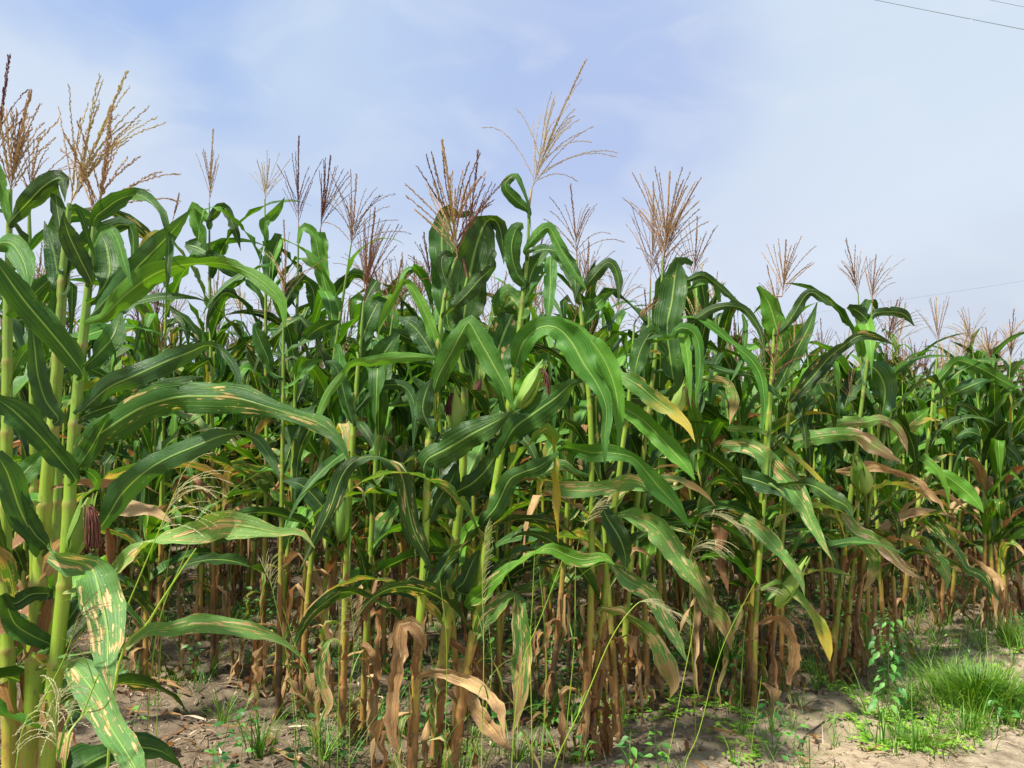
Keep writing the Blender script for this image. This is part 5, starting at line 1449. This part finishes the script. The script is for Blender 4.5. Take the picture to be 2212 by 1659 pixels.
wild_grass([(35, 1659), (90, 1520), (140, 1420), (170, 1330)], 1.6, .4, 'grass stalk with brown feathery head against the lower left stalks', nb=26, hl=.07, droop=.4, w=.002, mat='straw')
wild_grass([(730, 1600), (732, 1450), (733, 1350), (731, 1290)], 3.2, .4, 'grass stalk with white fluffy head left of the centre clump', nb=30, hl=.06, droop=.8, mat='seed')
wild_grass([(755, 1620), (757, 1480), (765, 1400), (758, 1300)], 3.1, .35, 'grass stalk with slim green-white spike left of the centre clump', nb=26, hl=.05, droop=.2)
wild_grass([(1040, 1659), (1045, 1420), (1042, 1260), (1048, 1150)], 2.95, .5, 'grass stalk with thick grey feathery head before the centre stalks', nb=44, hl=.055, droop=.3, mat='seed')
wild_grass([(1105, 1659), (1125, 1450), (1170, 1330), (1215, 1210)], 2.8, 0, 'tall slanting grass stalk right of the centre clump', w=.0022)
wild_grass([(1150, 1659), (1146, 1400), (1150, 1300), (1155, 1190)], 2.9, .5, 'upright grass stalk with narrow green spike right of the centre clump', nb=36, hl=.035, droop=.2, mat='grass')
wild_grass([(1170, 1659), (1180, 1450), (1172, 1300), (1165, 1240)], 3.0, .4, 'second upright grass stalk with narrow spike right of the centre clump', nb=26, hl=.035, droop=.2, mat='grass')
wild_grass([(1198, 1659), (1260, 1520), (1320, 1380), (1370, 1310), (1400, 1300), (1450, 1320)], 2.9, .35, 'arching grass stalk with dark comb-like drooping head right of centre', nb=30, hl=.10, droop=.6, w=.0022, mat='seed')
wild_grass([(1215, 1659), (1240, 1400), (1245, 1200), (1270, 1120), (1290, 1090)], 3.1, .3, 'grass stalk with light sparse head leaning right of the centre clump', nb=20, hl=.07, droop=.3)
wild_grass([(1500, 1500), (1490, 1300), (1500, 1150), (1530, 1110), (1590, 1130)], 3.6, .35, 'grass stalk with the largest pale drooping head right of centre', nb=34, hl=.16, droop=.7, w=.002)
wild_grass([(1440, 1659), (1470, 1500), (1500, 1330), (1490, 1200), (1530, 1170)], 3.3, .3, 'grass stalk with drooping pale head over the speckled hanging leaf', nb=24, hl=.14, droop=.9)
wild_grass([(1600, 1500), (1610, 1350), (1625, 1280), (1660, 1270)], 4.0, .35, 'short grass stalk with combed head before the right clump', nb=20, hl=.10, droop=.6)
wild_grass([(1480, 1659), (1510, 1580), (1560, 1400), (1640, 1240)], 2.9, 0, 'long thin dark grass stem slanting over the sand right of centre', w=.0016)
wild_grass([(1620, 1659), (1625, 1600), (1640, 1500), (1645, 1460)], 3.3, 0, 'bare thin grass stem standing on the sand at lower right', w=.0014, bl=0)
wild_grass([(690, 1659), (680, 1500), (640, 1400), (610, 1310)], 2.6, 0, 'thin grass stem leaning left on the open soil', w=.0014)
wild_grass([(640, 1659), (625, 1450), (590, 1280), (575, 1240)], 2.9, .3, 'grass stem with wispy head before the dry brown leaves at left', nb=22, hl=.09, droop=.5, w=.0013)
wild_grass([(960, 1659), (965, 1400), (950, 1250)], 2.7, 0, 'hair-thin upright grass stem before the centre clump', w=.0013)
wild_grass([(1010, 1690), (1060, 1480), (1056, 1350)], 2.7, 0, 'hair-thin leaning grass stem before the centre clump', w=.0013)
wild_grass([(135, 1720), (125, 1640), (120, 1560), (128, 1510)], 1.55, .5, 'withered grass head hanging as a white tassel at lower left', nb=34, hl=.09, droop=1.6, lean=.1)

# broken stalk lying on the soil, twig, old cane
def lying(name, label, cat, p0, p1, r, mat, bend=.0, k=7):
    a, b = on_ground(*p0), on_ground(*p1); a.z += r; b.z += r
    mb = MB(); n = 8; P = []
    for i in range(n + 1):
        t = i / n; p = a.lerp(b, t); p.z = max(p.z, rgz(p.x, p.y) + r * .8) + .004 * math.sin(t * 7); p += Vector((0, bend, 0)) * math.sin(math.pi * t); P.append(p)
    mb.tube(P, [r * (1 + .1 * math.sin(i * 2.1)) for i in range(n + 1)], k, rng.random()); 
    o = mb.build(name, M[mat], None, a); o.location = a; tag(o, label, cat)
lying('dry_cane', 'pale broken cane piece on the soil at the bottom left of centre', 'stalk piece', (585, 1632), (650, 1655), .011, 'tan')
lying('twig', 'dark forked twig lying on the sand at lower right', 'twig', (1725, 1618), (1782, 1560), .004, 'stem', .03)
lying('dry_cane', 'broken grey cane on the sand beside the right centre stalks', 'stalk piece', (1242, 1480), (1277, 1545), .008, 'straw')
lying('dry_cane', 'pale cane lying in the shade between centre and left clumps', 'stalk piece', (805, 1320), (855, 1270), .010, 'straw')
lying('dry_cane', 'rotten dark cane lying beside the leafy weed', 'stalk piece', (1960, 1520), (1995, 1570), .011, 'stem')
lying('dry_cane', 'short cane chunk at the foot of the right clump', 'stalk piece', (1740, 1495), (1765, 1508), .011, 'straw')
lying('dry_cane', 'thin bleached cane lying near the foot of the leafy weed', 'stalk piece', (1870, 1470), (1900, 1460), .007, 'tan')

# overhead cables, far beyond the camera's right
def cable(p0, p1, d0, d1, r, label):
    a, b = at(p0[0], p0[1], d0), at(p1[0], p1[1], d1)
    v = b - a; a2 = a - v * 1.5; b2 = b + v * 1.5; L = (b2 - a2).length
    P = [a2.lerp(b2, t) + Vector((0, 0, -(1 - (2 * t - 1) ** 2) * L * .004 + L * .004)) for t in [i / 24 for i in range(25)]]
    mb = MB(); mb.tube(P, r, 5); o = mb.build('power_cable', M['cable'], None, a); o.location = a
    tag(o, label, 'cable', 'overhead cables in the sky')
cable((1885, -1), (2212, 64), 22, 19, .010, 'thick dark overhead cable crossing the upper right corner')
cable((2130, -2), (2212, 15), 22, 21, .0085, 'short piece of overhead cable above the thick one in the corner')
cable((1900, 655), (2212, 607), 60, 52, .008, 'faint distant cable low over the corn at right')
